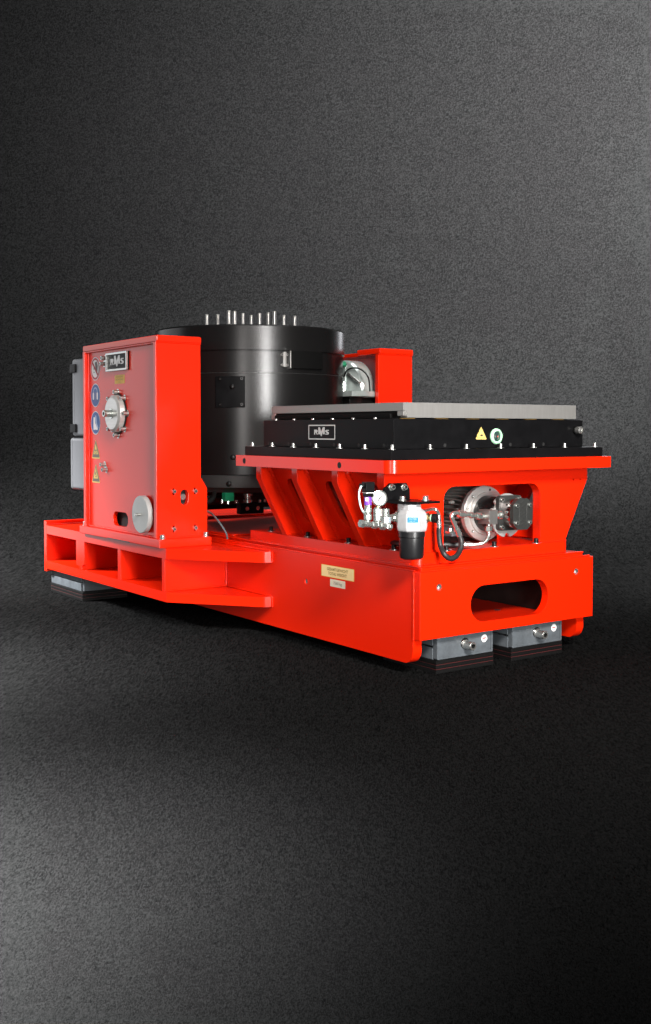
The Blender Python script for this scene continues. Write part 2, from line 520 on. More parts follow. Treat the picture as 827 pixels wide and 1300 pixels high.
# ---------------------------------------------------------------- base beam
L_END = 4.05
frame = pr('base_frame', RED, mach, 'z', 0.35, 0.373,
           [(0.035, 0.035), (1.25, 0.035), (1.25, L_END - .03), (0.035, L_END - .03)], bevel=0.004)
prof_side = roundpoly([(0.055, -0.132), (L_END, -0.125), (L_END, 0.350), (0.055, 0.350)], [0.07, 0, 0, 0], 8)
for x0 in (0.0, 1.225):
    holes = [circ(1.046, 0.189, 0.016, 18)] if x0 == 0 else []
    pr('side_plate', RED, frame, 'x', x0, x0 + 0.058, prof_side, holes, bevel=0.003)
cy('threaded_insert', STEEL, frame, (0.018, 1.046, 0.189), (-1, 0, 0), 0.0158, 0.014)
stad = rrect(0.350, 0.932, 0.056, 0.250, 0.0969, 10)
pr('front_plate', RED, frame, 'y', 0.0, 0.050, [(0, 0), (1.3, 0), (1.3, 0.350), (0, 0.350)],
   [stad, circ(0.130, 0.266, 0.0175, 18), circ(1.160, 0.270, 0.0175, 18)], bevel=0.003)
for x, z in ((0.130, 0.266), (1.160, 0.270)):
    bm = bmesh.new(); lathe(bm, (x, 0.003, z), (0, 1, 0), [(0.0174, 0), (0.0174, 0.02), (0.0125, 0.021), (0.0125, 0.045), (0, 0.045)], 20)
    finish(bm, 'threaded_insert', STEEL, frame)
bx('bottom_plate', RED, frame, 0.058, 1.225, 0.050, L_END, 0.012, 0.040)
SHADE_LINER = mat('interior_shade_dark', (0.014, 0.007, 0.006), 0.7, spec=0.2, vary=0.3, vscale=8)  # near-black colour standing in for the shade inside the beam
bx('shade_back', SHADE_LINER, frame, 0.0585, 1.2245, 1.70, 1.73, 0.042, 0.349)  # added dark sheet closing the hollow so its back looks black
for x in (0.262, 1.020): bx('inner_side_sheet', SHADE_LINER, frame, x, x + 0.02, 0.0505, 1.699, 0.0405, 0.3325, bevel=0.001)  # added dark side liners, put in to darken the beam opening
bx('shade_ceiling', SHADE_LINER, frame, 0.060, 1.223, 0.0505, 1.699, 0.333, 0.349, bevel=0.001)  # added dark liner overhead, shade put in as colour
for x in (0.42, 0.62, 0.83):
    la('drain_hole', DARK, frame, (x, 0.30, 0.0405), (0, 0, 1), [(0.019, 0), (0.019, 0.0015), (0, 0.0015)], 20)
welds(frame, [((0.006, 0.05, 0.354), (0.006, L_END, 0.354)), ((0.030, 0.04, 0.372), (0.030, L_END - .05, 0.372)),
              ((0.01, 0.012, 0.3535), (1.28, 0.012, 0.3535)), ((0.04, 0.034, 0.373), (1.25, 0.034, 0.373)),
              ((0.0, 0.052, -0.002), (0.0, 0.052, 0.345)), ((0.06, 0.052, 0.0), (1.22, 0.052, 0.0))], 0.005)

# ---------------------------------------------------------------- outriggers under the pillars
def outrigger(s):
    m = (lambda x: x) if s < 0 else (lambda x: 2 * 0.6415 - x)
    X0, XO = -0.001, -0.448
    def top_poly():
        p = [(X0, 1.425), (-0.045, 1.440), (-0.078, 1.475), (XO, 1.965), (XO, 4.05), (X0, 4.05)]
        p = roundpoly(p, [0, 0.03, 0.0, 0.02, 0, 0], 5)
        return [(m(x), y) for x, y in p]
    o = pr('outrigger', RED, mach, 'z', 0.262, 0.328, top_poly(), bevel=0.004)
    pr('lower_plate', RED, o, 'z', -0.012, 0.050, top_poly(), bevel=0.004)
    def xb(name, x0, x1, *a, **k):
        return bx(name, RED, o, m(x0), m(x1), *a, **k)
    xb('end_plate', X0, XO - 0.001, 4.0505, 4.10, -0.036, 0.362)
    xb('gusset_plate', X0, XO + 0.003, 1.992, 2.036, 0.0505, 0.2615)
    xb('gusset_plate', X0, XO + 0.003, 2.664, 2.714, 0.0505, 0.2615)
    pts = [(3.300, 0.2615), (3.300, 0.092), (3.345, 0.082), (3.345, 0.0505), (3.395, 0.0505), (3.395, 0.070), (3.455, 0.080), (3.455, 0.2615)]
    if s < 0:
        pr('gusset_plate', RED, o, 'x', XO + 0.003, XO + 0.03, pts, bevel=0.002)
        xb('gusset_plate', XO + 0.031, X0, 3.345, 3.395, 0.0505, 0.2615)
    welds(o, [((m(-.44), 1.988, .056), (m(-.004), 1.988, .056)), ((m(-.004), 1.985, .055), (m(-.004), 1.985, .26)),
              ((m(-.003), 1.44, .333), (m(-.003), 4.0, .333)), ((m(-.003), 1.44, .056), (m(-.003), 1.98, .056)),
              ((m(-.003), 1.417, .265), (m(-.003), 1.417, .33)), ((m(-.003), 1.417, -.01), (m(-.003), 1.417, .052)),
              ((m(-.44), 2.66, .056), (m(-.2), 2.66, .056)), ((m(-.44), 4.045, .333), (m(-.1), 4.045, .333))], 0.006)
    return o
outrigger(-1); outrigger(1)

# ---------------------------------------------------------------- pillars either side of the drum
def pillar(s, dx=0.0, y0=2.05):
    m = (lambda x: x) if s < 0 else (lambda x: 2 * 0.6085 - x)
    XL, XR = -0.473, -0.152
    T = 0.040
    yb = y0 + 1.185
    # front cheek, widening at the foot
    outer = [(m(XL), 0.385), (m(-0.107), 0.385), (m(-0.107), 0.699), (m(XR), 0.768), (m(XR), 1.640), (m(XL), 1.640)]
    holes = []
    if s < 0:
        holes = [rrect(-0.300, -0.248, 0.595, 0.692, 0.0259, 6)]
        for x in (-0.351, -0.197):
            for z in (0.681, 0.442): holes.append(rrect(x - .0075, x + .0075, z - .022, z + .022, 0.0074, 3))
    o = pr('pillar', RED, mach, 'y', y0, y0 + T, outer, holes, bevel=0.004)
    o['label'] = 'tall red pillar with signs' if s < 0 else 'red pillar behind the table'
    pr('back_cheek', RED, o, 'y', yb - 0.035, yb, [(m(XL), 0.385), (m(XR), 0.385), (m(XR), 1.640), (m(XL), 1.640)], bevel=0.004)
    # cap
    if s < 0:
        bx('cap_plate', RED, o, m(XL), m(XR), y0 - 0.014, yb, 1.6405, 1.682, bevel=0.009)
    else:
        bx('cap_plate', RED, o, m(XL), m(XR), y0 - 0.014, 2.400, 1.6405, 1.682, bevel=0.009)
        bx('cap_plate', RED, o, m(XL), m(XR - .075), 2.4005, yb, 1.6405, 1.668, bevel=0.006)
    bx('web_plate', RED, o, m(XL + 0.030), m(XL + 0.060), y0 + T + .0005, yb - 0.0355, 0.385, 1.640, bevel=0) if s > 0 else \
        pr('web_plate', RED, o, 'x', XL + 0.030, XL + 0.060,
           [(y0 + T, 0.385), (yb - .0355, 0.385), (yb - .0355, 1.640), (y0 + T, 1.640)],
           [rrect(2.545, 2.785, 0.420, 0.516, 0.0479, 8)], bevel=0.003)
    bx('foot_plate', RED, o, m(-0.481), m(-0.106), 1.995, 3.30, 0.3285, 0.384, bevel=0.005)
    if s < 0:
        bx('slot_shade_sheet', DARK, o, -0.40, -0.39, 2.52, 2.82, 0.40, 0.54, bevel=0)  # added black sheet behind the slot, stands for shade in the hollow
        pr('inner_side_sheet', RED, o, 'x', XR - 0.03, XR, [(y0 + T, 0.385), (yb - .0355, 0.385), (yb - .0355, 1.640), (y0 + T, 1.640)], bevel=0)
    x = m(XL)
    sx = -1 if s < 0 else 1
    welds(o, [((x + .012 * -sx, y0 + T + .004, 1.636), (x + .012 * -sx, yb - .04, 1.636)),
              ((m(-0.446), y0 + T + .003, .39), (m(-0.446), y0 + T + .003, 1.63)),
              ((m(-0.444), yb - .038, .39), (m(-0.444), yb - .038, 1.63)),
              ((m(-0.446), y0 + T, .389), (m(-0.446), yb - .04, .389)),
              ((m(XL + .01), y0 - .002, .387), (m(-0.11), y0 - .002, .387)),
              ((m(XL), y0 - .0005, 1.639), (m(XR), y0 - .0005, 1.639))], 0.0065)
    if s > 0: return o
    # bright round cap over the trunnion with its ring of screws
    W = XL + 0.030
    tr = la('trunnion_cap', TURN, mach, (W, 2.690, 1.190), (-1, 0, 0),
            [(0, 0), (0.128, 0), (0.129, 0.012), (0.125, 0.040), (0.108, 0.052), (0, 0.052)], 48)
    la('centre_washer', CHROME, tr, (W - .052, 2.690, 1.190), (-1, 0, 0), [(0, 0), (0.035, 0), (0.035, 0.005), (0, 0.005)], 24)
    la('gasket_ring', BLACKR, tr, (W - .0005, 2.690, 1.190), (-1, 0, 0), [(0.120, 0), (0.140, 0), (0.140, 0.008), (0.120, 0.008)], 40)
    cb = bolt((0.024, 0.052, 0.0, CHROME, CHROME, False), tr, (W - .057, 2.690, 1.190), (-1, 0, 0), 'centre_bolt')
    for i in range(8):
        a = rad(45 * i)
        bolt(K_TRU, tr, (W, 2.690 + 0.152 * math.cos(a), 1.190 + 0.147 * math.sin(a)), (-1, 0, 0))
    for (y, z) in ((2.893, 1.579), (2.914, 1.540), (2.920, 0.836), (2.893, 0.801)):
        bolt(K_TRU, o, (W, y, z), (-1, 0, 0))
    # hand disc at the foot
    hd = la('adjusting_disc', ALUDISC, mach, (W, 2.255, 0.529), (-1, 0, 0),
            [(0, 0), (0.020, 0), (0.020, 0.012), (0.120, 0.012), (0.122, 0.015), (0.122, 0.044), (0.119, 0.048), (0, 0.048)], 56)
    cy('centre_pin', STEEL, hd, (W - .048, 2.255, 0.529), (-1, 0, 0), 0.010, 0.035)
    # front details of the cheek
    for x_, z_ in ((-0.351, 0.683), (-0.197, 0.681), (-0.352, 0.442), (-0.197, 0.442)):
        bolt(K_SML, o, (x_, y0, z_), (0, -1, 0))
    bm = bmesh.new(); cyl(bm, (-0.274, y0 + .05, 0.645), (0, -1, 0), 0.020, 0.035, 20); cyl(bm, (-0.290, y0 + .03, 0.632), (0, -1, 0), 0.007, 0.03, 12)
    finish(bm, 'recessed_valve', STEEL, o)
    pr('recess_shade_sheet', DARK, o, 'y', y0 + .055, y0 + .06, rrect(-.34, -.21, .56, .72, .01, 3), bevel=0)  # added black sheet, stands for shade behind the valve opening
    for x_ in (-0.445, -0.135):
        bolt(K_COL, o, (x_, 2.022, 0.384))
    bolt(K_COL, o, (-0.450, 3.262, 0.384))
    for y in (2.4, 2.8):   # feather key under the foot, seen as a dark slot
        pass
    bx('foot_key', BLACKP, o, -0.4815, -0.47, 2.44, 2.80, 0.3282, 0.334, bevel=0)
    return o
pil = pillar(-1)

def rms_letters(h, wide=1.72):
    """the three letters: low R and S either side of a tall M whose middle runs below the line"""
    k = h / 95.0
    P = lambda pts: [((x - 392) * k * wide, (330 - y) * k) for x, y in pts]
    items = []
    items.append(P([(250, 375), (250, 282), (300, 282), (318, 294), (318, 320), (305, 332), (320, 375), (299, 375), (285, 338), (271, 338), (271, 375)]))
    items.append(P([(330, 370), (330, 238), (364, 238), (384, 318), (384, 405), (379, 405), (364, 345), (364, 370)]))
    items.append(P([(386, 405), (386, 318), (418, 236), (455, 236), (455, 368), (420, 368), (420, 318), (404, 372), (398, 405)]))
    items.append(P([(466, 355), (510, 355), (466, 322), (466, 298), (482, 286), (534, 286), (534, 304), (490, 304), (534, 336), (534, 358), (518, 374), (466, 374)]))
    return items

def name_plate(c, u, n, w, h, frame_w, label, backm, lift=0.006, chunky=True):
    c, u, n = Vector(c), Vector(u), Vector(n)
    pp = plane_placer(c, u, n, 0)
    def solid(name, outer, holes, d0, d1, m, parent):
        # plate in a plane facing -x or -y
        ax = 'x' if abs(n.x) > .5 else 'y'; i = 'xyz'.index(ax)
        def uv(p):
            q = pp(*p); return (q.y, q.z) if ax == 'x' else (q.x, q.z)
        bm = bmesh.new(); prism(bm, ax, c[i] + n[i] * d0, c[i] + n[i] * d1, [uv(p) for p in outer], [[uv(p) for p in hh] for hh in holes])
        return finish(bm, name, m, parent, bevel=0.001, segs=1)
    o = solid('name_plate', rrect(-w / 2, w / 2, -h / 2, h / 2, 0.002, 2), [], 0.0, lift * .5, backm, mach)
    o['label'] = label
    solid('plate_frame', rrect(-w / 2, w / 2, -h / 2, h / 2, 0.003, 2),
          [rrect(-w / 2 + frame_w, w / 2 - frame_w, -h / 2 + frame_w, h / 2 - frame_w, 0.001, 1)], lift * .5 + .0003, lift, STEEL if chunky else GREYPR, o)
    items = [('poly', p, lift * .5 + .0012, 0) for p in rms_letters(h * 0.34)]
    flat('lettering', o, [WHITE if chunky else GREYPR], items, c, u, n)
    return o

WX = -0.443
NX, UY = (-1, 0, 0), (0, -1, 0)
name_plate((WX, 2.679, 1.545), UY, NX, 0.340, 0.125, 0.013, 'silver framed black plate reading RMS on the pillar', BLACKA, 0.022)
# small stickers and safety signs on the pillar
def sign(name, c, items, mats, label):
    o = flat(name, mach, mats, items, c, UY, NX); o['label'] = label; return o
sign('small_sticker', (WX, 2.662, 1.424), [('poly', rrect(-.081, .081, -.030, .030, .004, 2), .0008, 0),
     ('text', 'ACHTUNG', .015, 0, .016, .0014, 1, 0.0, 1.6), ('text', 'ACHTUNG!', .015, 0, -.002, .0014, 1, 0, 1.6), ('text', '24 V', .014, 0, -.02, .0014, 1, 0, 1.6)],
     [YELO, BROWNTX], 'small yellow sticker')
R = 0.083
def ring(r0, r1, lift, mi, n=36):
    """annulus as quads"""
    return [('poly', [(r0 * math.cos(a), r0 * math.sin(a)), (r1 * math.cos(a), r1 * math.sin(a)), (r1 * math.cos(b), r1 * math.sin(b)), (r0 * math.cos(b), r0 * math.sin(b))], lift, mi)
            for a, b in ((2 * math.pi * i / n, 2 * math.pi * (i + 1) / n) for i in range(n))]
bar = 0.011
sign('prohibition_sign', (WX, 3.076, 1.513),
     [('poly', circ(0, 0, R, 36), .0008, 0), ('poly', circ(0, 0, R * .93, 36), .0012, 1), ('poly', circ(0, 0, R * .76, 36), .0016, 0),
      ('poly', [(-.004, .045), (.03, .052), (.045, .02), (.038, -.02), (.018, -.03), (.006, -.005)], .0020, 2),
      ('poly', [(-.028, .01), (-.018, .012), (-.014, -.008), (-.024, -.008)], .0020, 2),
      ('poly', [(-.028, -.02), (-.012, -.022), (-.012, -.028), (-.028, -.026)], .0020, 2),
      ('poly', [(-R * .62 - .007, R * .55 + .0), (-R * .62 + .007, R * .62 + .004), (R * .62 + .007, -R * .55), (R * .62 - .007, -R * .62 - .004)], .0024, 1)],
     [WHITE, MAROON, BLKTX], 'round white sign with red bar, no access for pacemakers')
ear = [('poly', circ(0, 0, R, 36), .0008, 0), ('poly', circ(0, 0, R * .94, 36), .0012, 1)]
ear += [('poly', [(.030 * math.cos(a), .018 + .030 * math.sin(a)), (.040 * math.cos(a), .018 + .040 * math.sin(a)), (.040 * math.cos(b), .018 + .040 * math.sin(b)), (.030 * math.cos(b), .018 + .030 * math.sin(b))], .0016, 2) for a, b in ((math.pi * i / 10, math.pi * (i + 1) / 10) for i in range(10))]
ear += [('poly', rrect(-.046, -.024, -.032, .020, .009, 3), .0018, 0), ('poly', rrect(.024, .046, -.032, .020, .009, 3), .0018, 0),
        ('poly', circ(0, -.006, .024, 20, .034), .0016, 3)]
DBLUE = mat('dark_blue_print', (0.03, 0.08, 0.22), 0.4)
LBLUE = mat('light_blue_print', (0.30, 0.40, 0.58), 0.4)
sign('ear_protection_sign', (WX, 3.077, 1.325), ear, [WHITE, BLUE, LBLUE, DBLUE], 'round blue ear protection sign')
sign('safety_boot_sign', (WX, 3.078, 1.129),
     [('poly', circ(0, 0, R, 36), .0008, 0), ('poly', circ(0, 0, R * .94, 36), .0012, 1),
      ('poly', [(-.008, .055), (.016, .050), (.022, .0), (.052, -.034), (.044, -.04), (.008, -.02), (-.004, .03)], .0016, 2),
      ('poly', [(-.034, .040), (-.006, .040), (-.004, .0), (.024, -.030), (.040, -.038), (.040, -.050), (.004, -.050), (-.002, -.044), (-.006, -.050), (-.036, -.050)], .0020, 0)],
     [WHITE, BLUE, LBLUE], 'round blue safety boots sign')
def tri(h, w): return [(-w / 2, -h / 2), (w / 2, -h / 2), (0, h / 2)]
def trir(h, w, r): return roundpoly(tri(h, w), r, 3)
sign('warning_sign', (WX, 3.077, 0.944),
     [('poly', trir(.138, .150, .007), .0008, 0), ('poly', trir(.122, .132, .004), .0012, 1), ('poly', trir(.078, .082, .002), .0016, 0),
      ('poly', circ(0, -.012, .008, 12), .0020, 1), ('poly', [(-.022, -.026), (-.016, -.022), (-.002, -.034), (-.004, -.040)], .0020, 1),
      ('poly', [(.022, -.026), (.016, -.022), (.002, -.034), (.004, -.040)], .0020, 1), ('poly', [(-.020, .0), (-.024, -.01), (-.014, -.02), (-.011, -.012)], .0020, 1),
      ('poly', [(.020, .0), (.024, -.01), (.014, -.02), (.011, -.012)], .0020, 1)],
     [YEL, GREYTX], 'upper yellow warning triangle')
sign('warning_sign', (WX, 3.078, 0.771),
     [('poly', trir(.136, .150, .007), .0008, 0), ('poly', trir(.120, .132, .004), .0012, 1), ('poly', trir(.078, .082, .002), .0016, 0),
      ('poly', [(-.016, -.004), (.004, .014), (.014, .010), (.002, -.004), (.010, -.010), (-.004, -.014)], .0020, 1),
      ('poly', [(-.010, -.022), (.018, -.016), (.004, -.034), (-.002, -.028)], .0020, 1)],
     [YEL, GREYTX], 'lower yellow warning triangle')

# electrical boxes on the far side of the pillar
def enclosure(y0, y1, z0, z1, hinges):
    o = pr('electrical_box', GREYBOX, mach, 'y', y0, y1 - .03, rrect(-0.46, -0.17, z0, z1, 0.022, 5), bevel=0.006)
    pr('box_lid', GREYBOX, o, 'y', y1 - .029, y1, rrect(-0.462, -0.168, z0 - .002, z1 + .002, 0.022, 5), bevel=0.004)
    for z in hinges:
        bx('hinge', BLACKA, o, -0.476, -0.4605, y1 - .075, y1 + .022, z, z + .062, bevel=0.004)
    return o
enclosure(3.24, 3.455, 1.035, 1.598, (1.500, 1.060)); enclosure(3.24, 3.50, 0.640, 1.018, ())

# ---------------------------------------------------------------- right pillar and trunnion block
pr_ = pillar(1, y0=2.13)

bearing = bmesh.new()
cyc, czc = (1.36, 2.60), 1.37
lathe(bearing, (1.30, 2.500, 1.366), (1, 0, 0), [(0, 0.03), (0.03, 0.03), (0.04, 0.0), (0.20, 0.0), (0.232, 0.012), (0.243, 0.03), (0.243, 0.13), (0, 0.13)], 56)
POLISH = mat('polished_steel', (0.50, 0.56, 0.54), 0.2, 0.5, vary=0.25, vscale=4, rvary=0.1)
brg = finish(bearing, 'trunnion_bearing', POLISH, mach)
bx('bearing_shelf', POLISH, brg, 1.17, 1.44, 2.1905, 2.85, 1.325, 1.366, bevel=0.006)
bx('bearing_block', BLACKP, brg, 1.20, 1.44, 2.26, 2.86, 1.10, 1.3245, bevel=0.006)
la('shelf_roller', STEEL, brg, (1.19, 2.45, 1.300), (0, 1, 0), [(0, 0), (.022, 0), (.022, .25), (0, .25)], 20)
a = at(455, 484, x=1.292)
tb('cable', BLACKR, brg, [at(437, 478, x=1.285), at(441, 470, x=1.285), at(450, 467, x=1.285), at(460, 470, x=1.285), at(468, 480, x=1.285), at(470, 497, x=1.285)], 0.006)
bx('bearing_rib', POLISH, brg, 1.288, 1.2995, 2.44, 2.47, 1.367, 1.57, bevel=0.003)
bm = bmesh.new(); tube(bm, [at(442, 474, x=1.285), at(457, 486, x=1.285)], 0.010, 8)
finish(bm, 'bearing_strut', STEEL, brg)
g = at(437.5, 463.5, x=1.27)
cy('connector', GREEND, brg, g, (-0.6, -0.7, 0.3), 0.018, 0.035, 12)
g = at(437, 492, x=1.26)
bm = bmesh.new(); cyl(bm, g - Vector((0, 0, .04)), (0, 0, 1), 0.016, 0.085, 6); finish(bm, 'hydraulic_fitting', CHROME, brg)

# ---------------------------------------------------------------- drum (vibrator body)
drum = la('vibrator_drum', BLACKP, mach, (CX, DY, 0.0), (0, 0, 1),
          [(0.30, 0.675), (0.665, 0.675), (0.676, 0.690), (0.680, 0.772), (0.684, 0.774), (0.684, 1.4645), (0.680, 1.467), (0.680, 1.470),
           (0.6845, 1.472), (0.6845, 1.614), (0.6805, 1.616), (0.6805, 1.622), (0.696, 1.624), (0.696, 1.785), (0.689, 1.795), (0.40, 1.797)], 160, sharp=20)
la('drum_foot_ring', BLACKC, drum, (CX, DY, 0.0), (0, 0, 1), [(0.35, 0.650), (0.648, 0.650), (0.668, 0.675), (0.686, 0.685), (0.686, 0.762), (0.680, 0.770), (0.60, 0.770)], 120, sharp=50)
la('seam_ring', mat('seam_steel', (0.10, 0.10, 0.10), 0.3, 0.8), drum, (CX, DY, 0.0), (0, 0, 1), [(0.6835, 1.4655), (0.6862, 1.4665), (0.6862, 1.4690), (0.6835, 1.470)], 120)
la('armature_table', CASTAL, drum, (CX, DY, 0.0), (0, 0, 1), [(0.41, 1.73), (0.40, 1.795), (0.37, 1.805), (0.0, 1.805)], 64)
def on_drum(deg, z, r=0.6845):
    a = rad(deg); return Vector((CX + r * math.cos(a), DY + r * math.sin(a), z)), Vector((math.cos(a), math.sin(a), 0))
def drum_patch(name, m, d0, d1, z0, z1, r0, r1, parent=drum, bevel=0.003):
    bm = bmesh.new(); n = max(2, int(abs(d1 - d0) / 1.2)); A = []
    for i in range(n + 1):
        a = rad(d0 + (d1 - d0) * i / n)
        A.append([bm.verts.new((CX + r * math.cos(a), DY + r * math.sin(a), z)) for r, z in ((r0, z0), (r1, z0), (r1, z1), (r0, z1))])
    for p, q in zip(A, A[1:]):
        for k in range(4): bm.faces.new((p[k], p[(k + 1) % 4], q[(k + 1) % 4], q[k]))
    bm.faces.new(A[0]); bm.faces.new(A[-1][::-1])
    bmesh.ops.recalc_face_normals(bm, faces=bm.faces)
    return finish(bm, name, m, parent, bevel=bevel)
cov = drum_patch('cover_plate', BLACKA, -141.1, -124.0, 1.231, 1.443, 0.680, 0.694, mach)
for deg, z in ((-138.0, 1.425), (-125.8, 1.427), (-138.0, 1.252), (-125.8, 1.252)):
    p, d = on_drum(deg, z, 0.694); bolt(K_BLK, cov, p, d)
p, d = on_drum(-131.1, 1.372, 0.694); la('knob', BLACKP, cov, p, d, [(0, -.002), (.017, -.002), (.017, .008), (.010, .016), (0, .018)], 20)
for deg, z, r in ((-131.0, 0.893, 0.6835), (-133.4, 0.712, 0.686)):
    p, d = on_drum(deg, z, r); la('lifting_plug', BLACKP, drum, p, d, [(0, -.003), (.019, -.003), (.019, .006), (.013, .014), (0, .016)], 20)
cb = drum_patch('terminal_cover', BLACKM, -97.6, -76.2, 1.500, 1.618, 0.680, 0.716, mach)
drum_patch('cover_flap', BLACKP, -101.5, -76.2, 1.618, 1.640, 0.680, 0.704, cb)
drum_patch('hinge_leaf', STUD, -102.3, -100.6, 1.508, 1.612, 0.680, 0.706, cb, 0.001)
drum_patch('hinge_leaf', STUD, -98.6, -98.0, 1.500, 1.618, 0.680, 0.716, cb, 0.001)
for deg in (-103.0, -100.0):
    for z in (1.522, 1.592):
        p, d = on_drum(deg, z, 0.686); bolt((0.008, 0.020, 0.0, STUD, STUD, False), cb, p, d)

# threaded inserts standing on the table of the drum
for i, (x, y, big) in enumerate(((0.347, 2.877, 0), (0.412, 2.830, 0), (0.346, 2.550, 1), (0.405, 2.571, 1), (0.524, 2.656, 0), (0.641, 2.734, 0),
                    (0.623, 2.585, 0), (0.643, 2.498, 0), (0.637, 2.405, 1), (0.838, 2.592, 0), (0.934, 2.593, 0))):
    r = 0.0140 if big else 0.0120
    st = la('mounting_stud', STUD, mach, (x, y, 0), (0, 0, 1), [(0, 1.8055), (r, 1.8055), (r, 1.888), (r * .9, 1.889), (r * .9, 1.894), (r, 1.895), (r, 1.926), (r * .85, 1.931), (0, 1.931)], 20)
    if i in (2, 3, 7, 8):
        la('lock_nut', STUD, st, (x, y, 0), (0, 0, 1), [(0.0, 1.806), (0.024, 1.806), (0.024, 1.822), (0.017, 1.836), (0, 1.836)], 6)

# structure under the drum
und = bx('support_beam', BLACKP, mach, -0.09, 1.33, 2.62, 2.78, 0.540, 0.640, bevel=0.006)
bx('support_rail', BLACKA, und, -0.10, 1.34, 3.25, 3.36, 0.455, 0.500, bevel=0.004)
bx('cross_plate', RED, und, -0.05, 1.29, 3.30, 4.02, 0.375, 0.400, bevel=0.004)
bx('floor_tray', RED, und, 0.07, 1.19, 2.02, 3.22, 0.3735, 0.385, bevel=0.003)
cl = bx('pipe_clamp', BLACKA, mach, 0.235, 0.420, 2.20, 2.26, 0.500, 0.575, bevel=0.004)
for x in (0.285, 0.370):
    la('clamp_bush', STEEL, cl, (x, 2.1995, 0.538), (0, -1, 0), [(0, 0), (0.014, 0), (0.014, 0.003), (0, 0.003)], 18)
vb = la('swivel_nut', CHROME, mach, (0.315, 2.24, 0.576), (0, 0, 1), [(0, 0), (0.030, 0), (0.030, 0.02), (0.022, 0.024), (0.022, 0.048), (0.034, 0.05), (0.034, 0.062), (0, 0.062)], 18)
bm = bmesh.new(); box(bm, 0.125, 0.195, 2.22, 2.27, 0.592, 0.650); finish(bm, 'connector_block', GREEND, vb, bevel=0.004)
bm = bmesh.new()
bm.free()
for x in (0.10, 0.145, 0.21, 0.40, 0.44): cy('small_fitting', CHROME, vb, (x, 2.22, 0.572 + random.uniform(0, .012)), (0, 0, 1), 0.010, 0.022, 8)
tb('hose', BLACKR, und, [(-0.22, 2.35, 0.64), (-0.16, 2.30, 0.60), (-0.05, 2.26, 0.590), (0.05, 2.28, 0.60), (0.12, 2.35, 0.66)], 0.016)
tb('hose', BLACKR, und, [(-0.12, 2.50, 0.66), (-0.02, 2.42, 0.615), (0.10, 2.40, 0.612), (0.25, 2.45, 0.62), (0.34, 2.50, 0.67)], 0.013)
tb('sensor_cable', CABLE, mach, [(-0.15, 2.22, 0.600), at(264, 649, y=2.1), at(272, 655, y=2.0), at(280, 665, y=1.93), at(287, 676, y=1.9), at(289, 684, y=1.90)], 0.006)

# ---------------------------------------------------------------- pedestal of the slip table
PY0, PY1 = 0.085, 1.760
ped = pr('table_pedestal', RED, mach, 'z', 0.3735, 0.4365, rrect(0.044, 1.196, PY0, PY1, (0.05, 0.05, 0.01, 0.01), 6), bevel=0.004)
welds(ped, [((0.042, PY0 + .05, .377), (0.042, PY1, .377)), ((0.09, PY0 - .002, .377), (1.15, PY0 - .002, .377))], 0.005)
XL_, XBL = -0.140, 0.045          # rib edge at the top and at the foot
ZB, ZT, ZK = 0.437, 0.861, 0.790
def rib_outer():
    return [(XBL, ZB), (2 * CX - XBL, ZB), (2 * CX - XL_, ZK), (2 * CX - XL_, ZT), (XL_, ZT), (XL_, ZK)]
opening = roundpoly([(0.262, ZB + .0002), (0.990, ZB + .0002), (0.990, 0.776), (0.262, 0.776)], [0, 0, 0.075, 0.075], 8)
# front plate with the big opening: outline runs round the opening, which is open at the foot
fp = [(XBL, ZB), (0.262, ZB)] + [(0.262, 0.776 - .075)] + [(0.262 + .075 - .075 * math.cos(rad(t)), 0.776 - .075 + .075 * math.sin(rad(t))) for t in range(10, 91, 10)] \
     + [(0.990 - .075 + .075 * math.cos(rad(t)), 0.776 - .075 + .075 * math.sin(rad(t))) for t in range(90, -1, -10)] + [(0.990, ZB), (2 * CX - XBL, ZB), (2 * CX - XL_, ZK), (2 * CX - XL_, ZT), (XL_, ZT), (XL_, ZK)]
pr('front_plate', RED, ped, 'y', 0.120, 0.180, fp, [circ(1.262, 0.787, 0.006, 10), circ(1.322, 0.787, 0.006, 10)], bevel=0.004)
RY = (0.530, 0.930, 1.322)
for i, y in enumerate(RY):
    pr('rib_plate', RED, ped, 'y', y, y + 0.056, rib_outer(), [rrect(0.35, 0.89, 0.52, 0.80, 0.05, 4)], bevel=0.004)
# leaning side panels with slots, between the ribs
def side_panel(m, y0, y1, slot=True):
    tb_, bb_ = Vector((m(-0.080), 0.861)), Vector((m(0.165), 0.437))
    d = bb_ - tb_; Lz = d.length; nn = Vector((d.y, -d.x)).normalized()
    if nn.x * (m(-1) - m(0)) < 0: nn = -nn
    bm = bmesh.new()
    holes = []
    if slot: holes = [rrect(y0 + .10, y0 + .235, Lz * .17, Lz * .80, 0.066, 6)]
    prism(bm, 'z', -0.030, 0.0, [(y0, 0), (y1, 0), (y1, Lz), (y0, Lz)], holes)
    for v in bm.verts:
        y, t, w = v.co.x, v.co.y, v.co.z
        q = tb_ + d * (t / Lz) + nn * w
        v.co = (q.x, y, q.y)
    bmesh.ops.recalc_face_normals(bm, faces=bm.faces)
    finish(bm, 'side_panel', RED, ped, bevel=0.003)
for s in (-1, 1):
    m = (lambda x: x) if s < 0 else (lambda x: 2 * CX - x)
    spans = [(0.1805, RY[0] - .0005), (RY[0] + .0565, RY[1] - .0005), (RY[1] + .0565, RY[2] - .0005)]
    for k, (a, b) in enumerate(spans): side_panel(m, a, b, True)
    if s < 0:
        for y in RY:
            weld(ped, (-0.083, y - .003, 0.855), (0.160, y - .003, 0.440), 0.014)
            weld(ped, (XBL + .01, y - .002, 0.440), (0.16, y - .002, 0.440), 0.006)
            weld(ped, (XL_ + .01, y - .001, 0.857), (-0.09, y - .001, 0.857), 0.006)
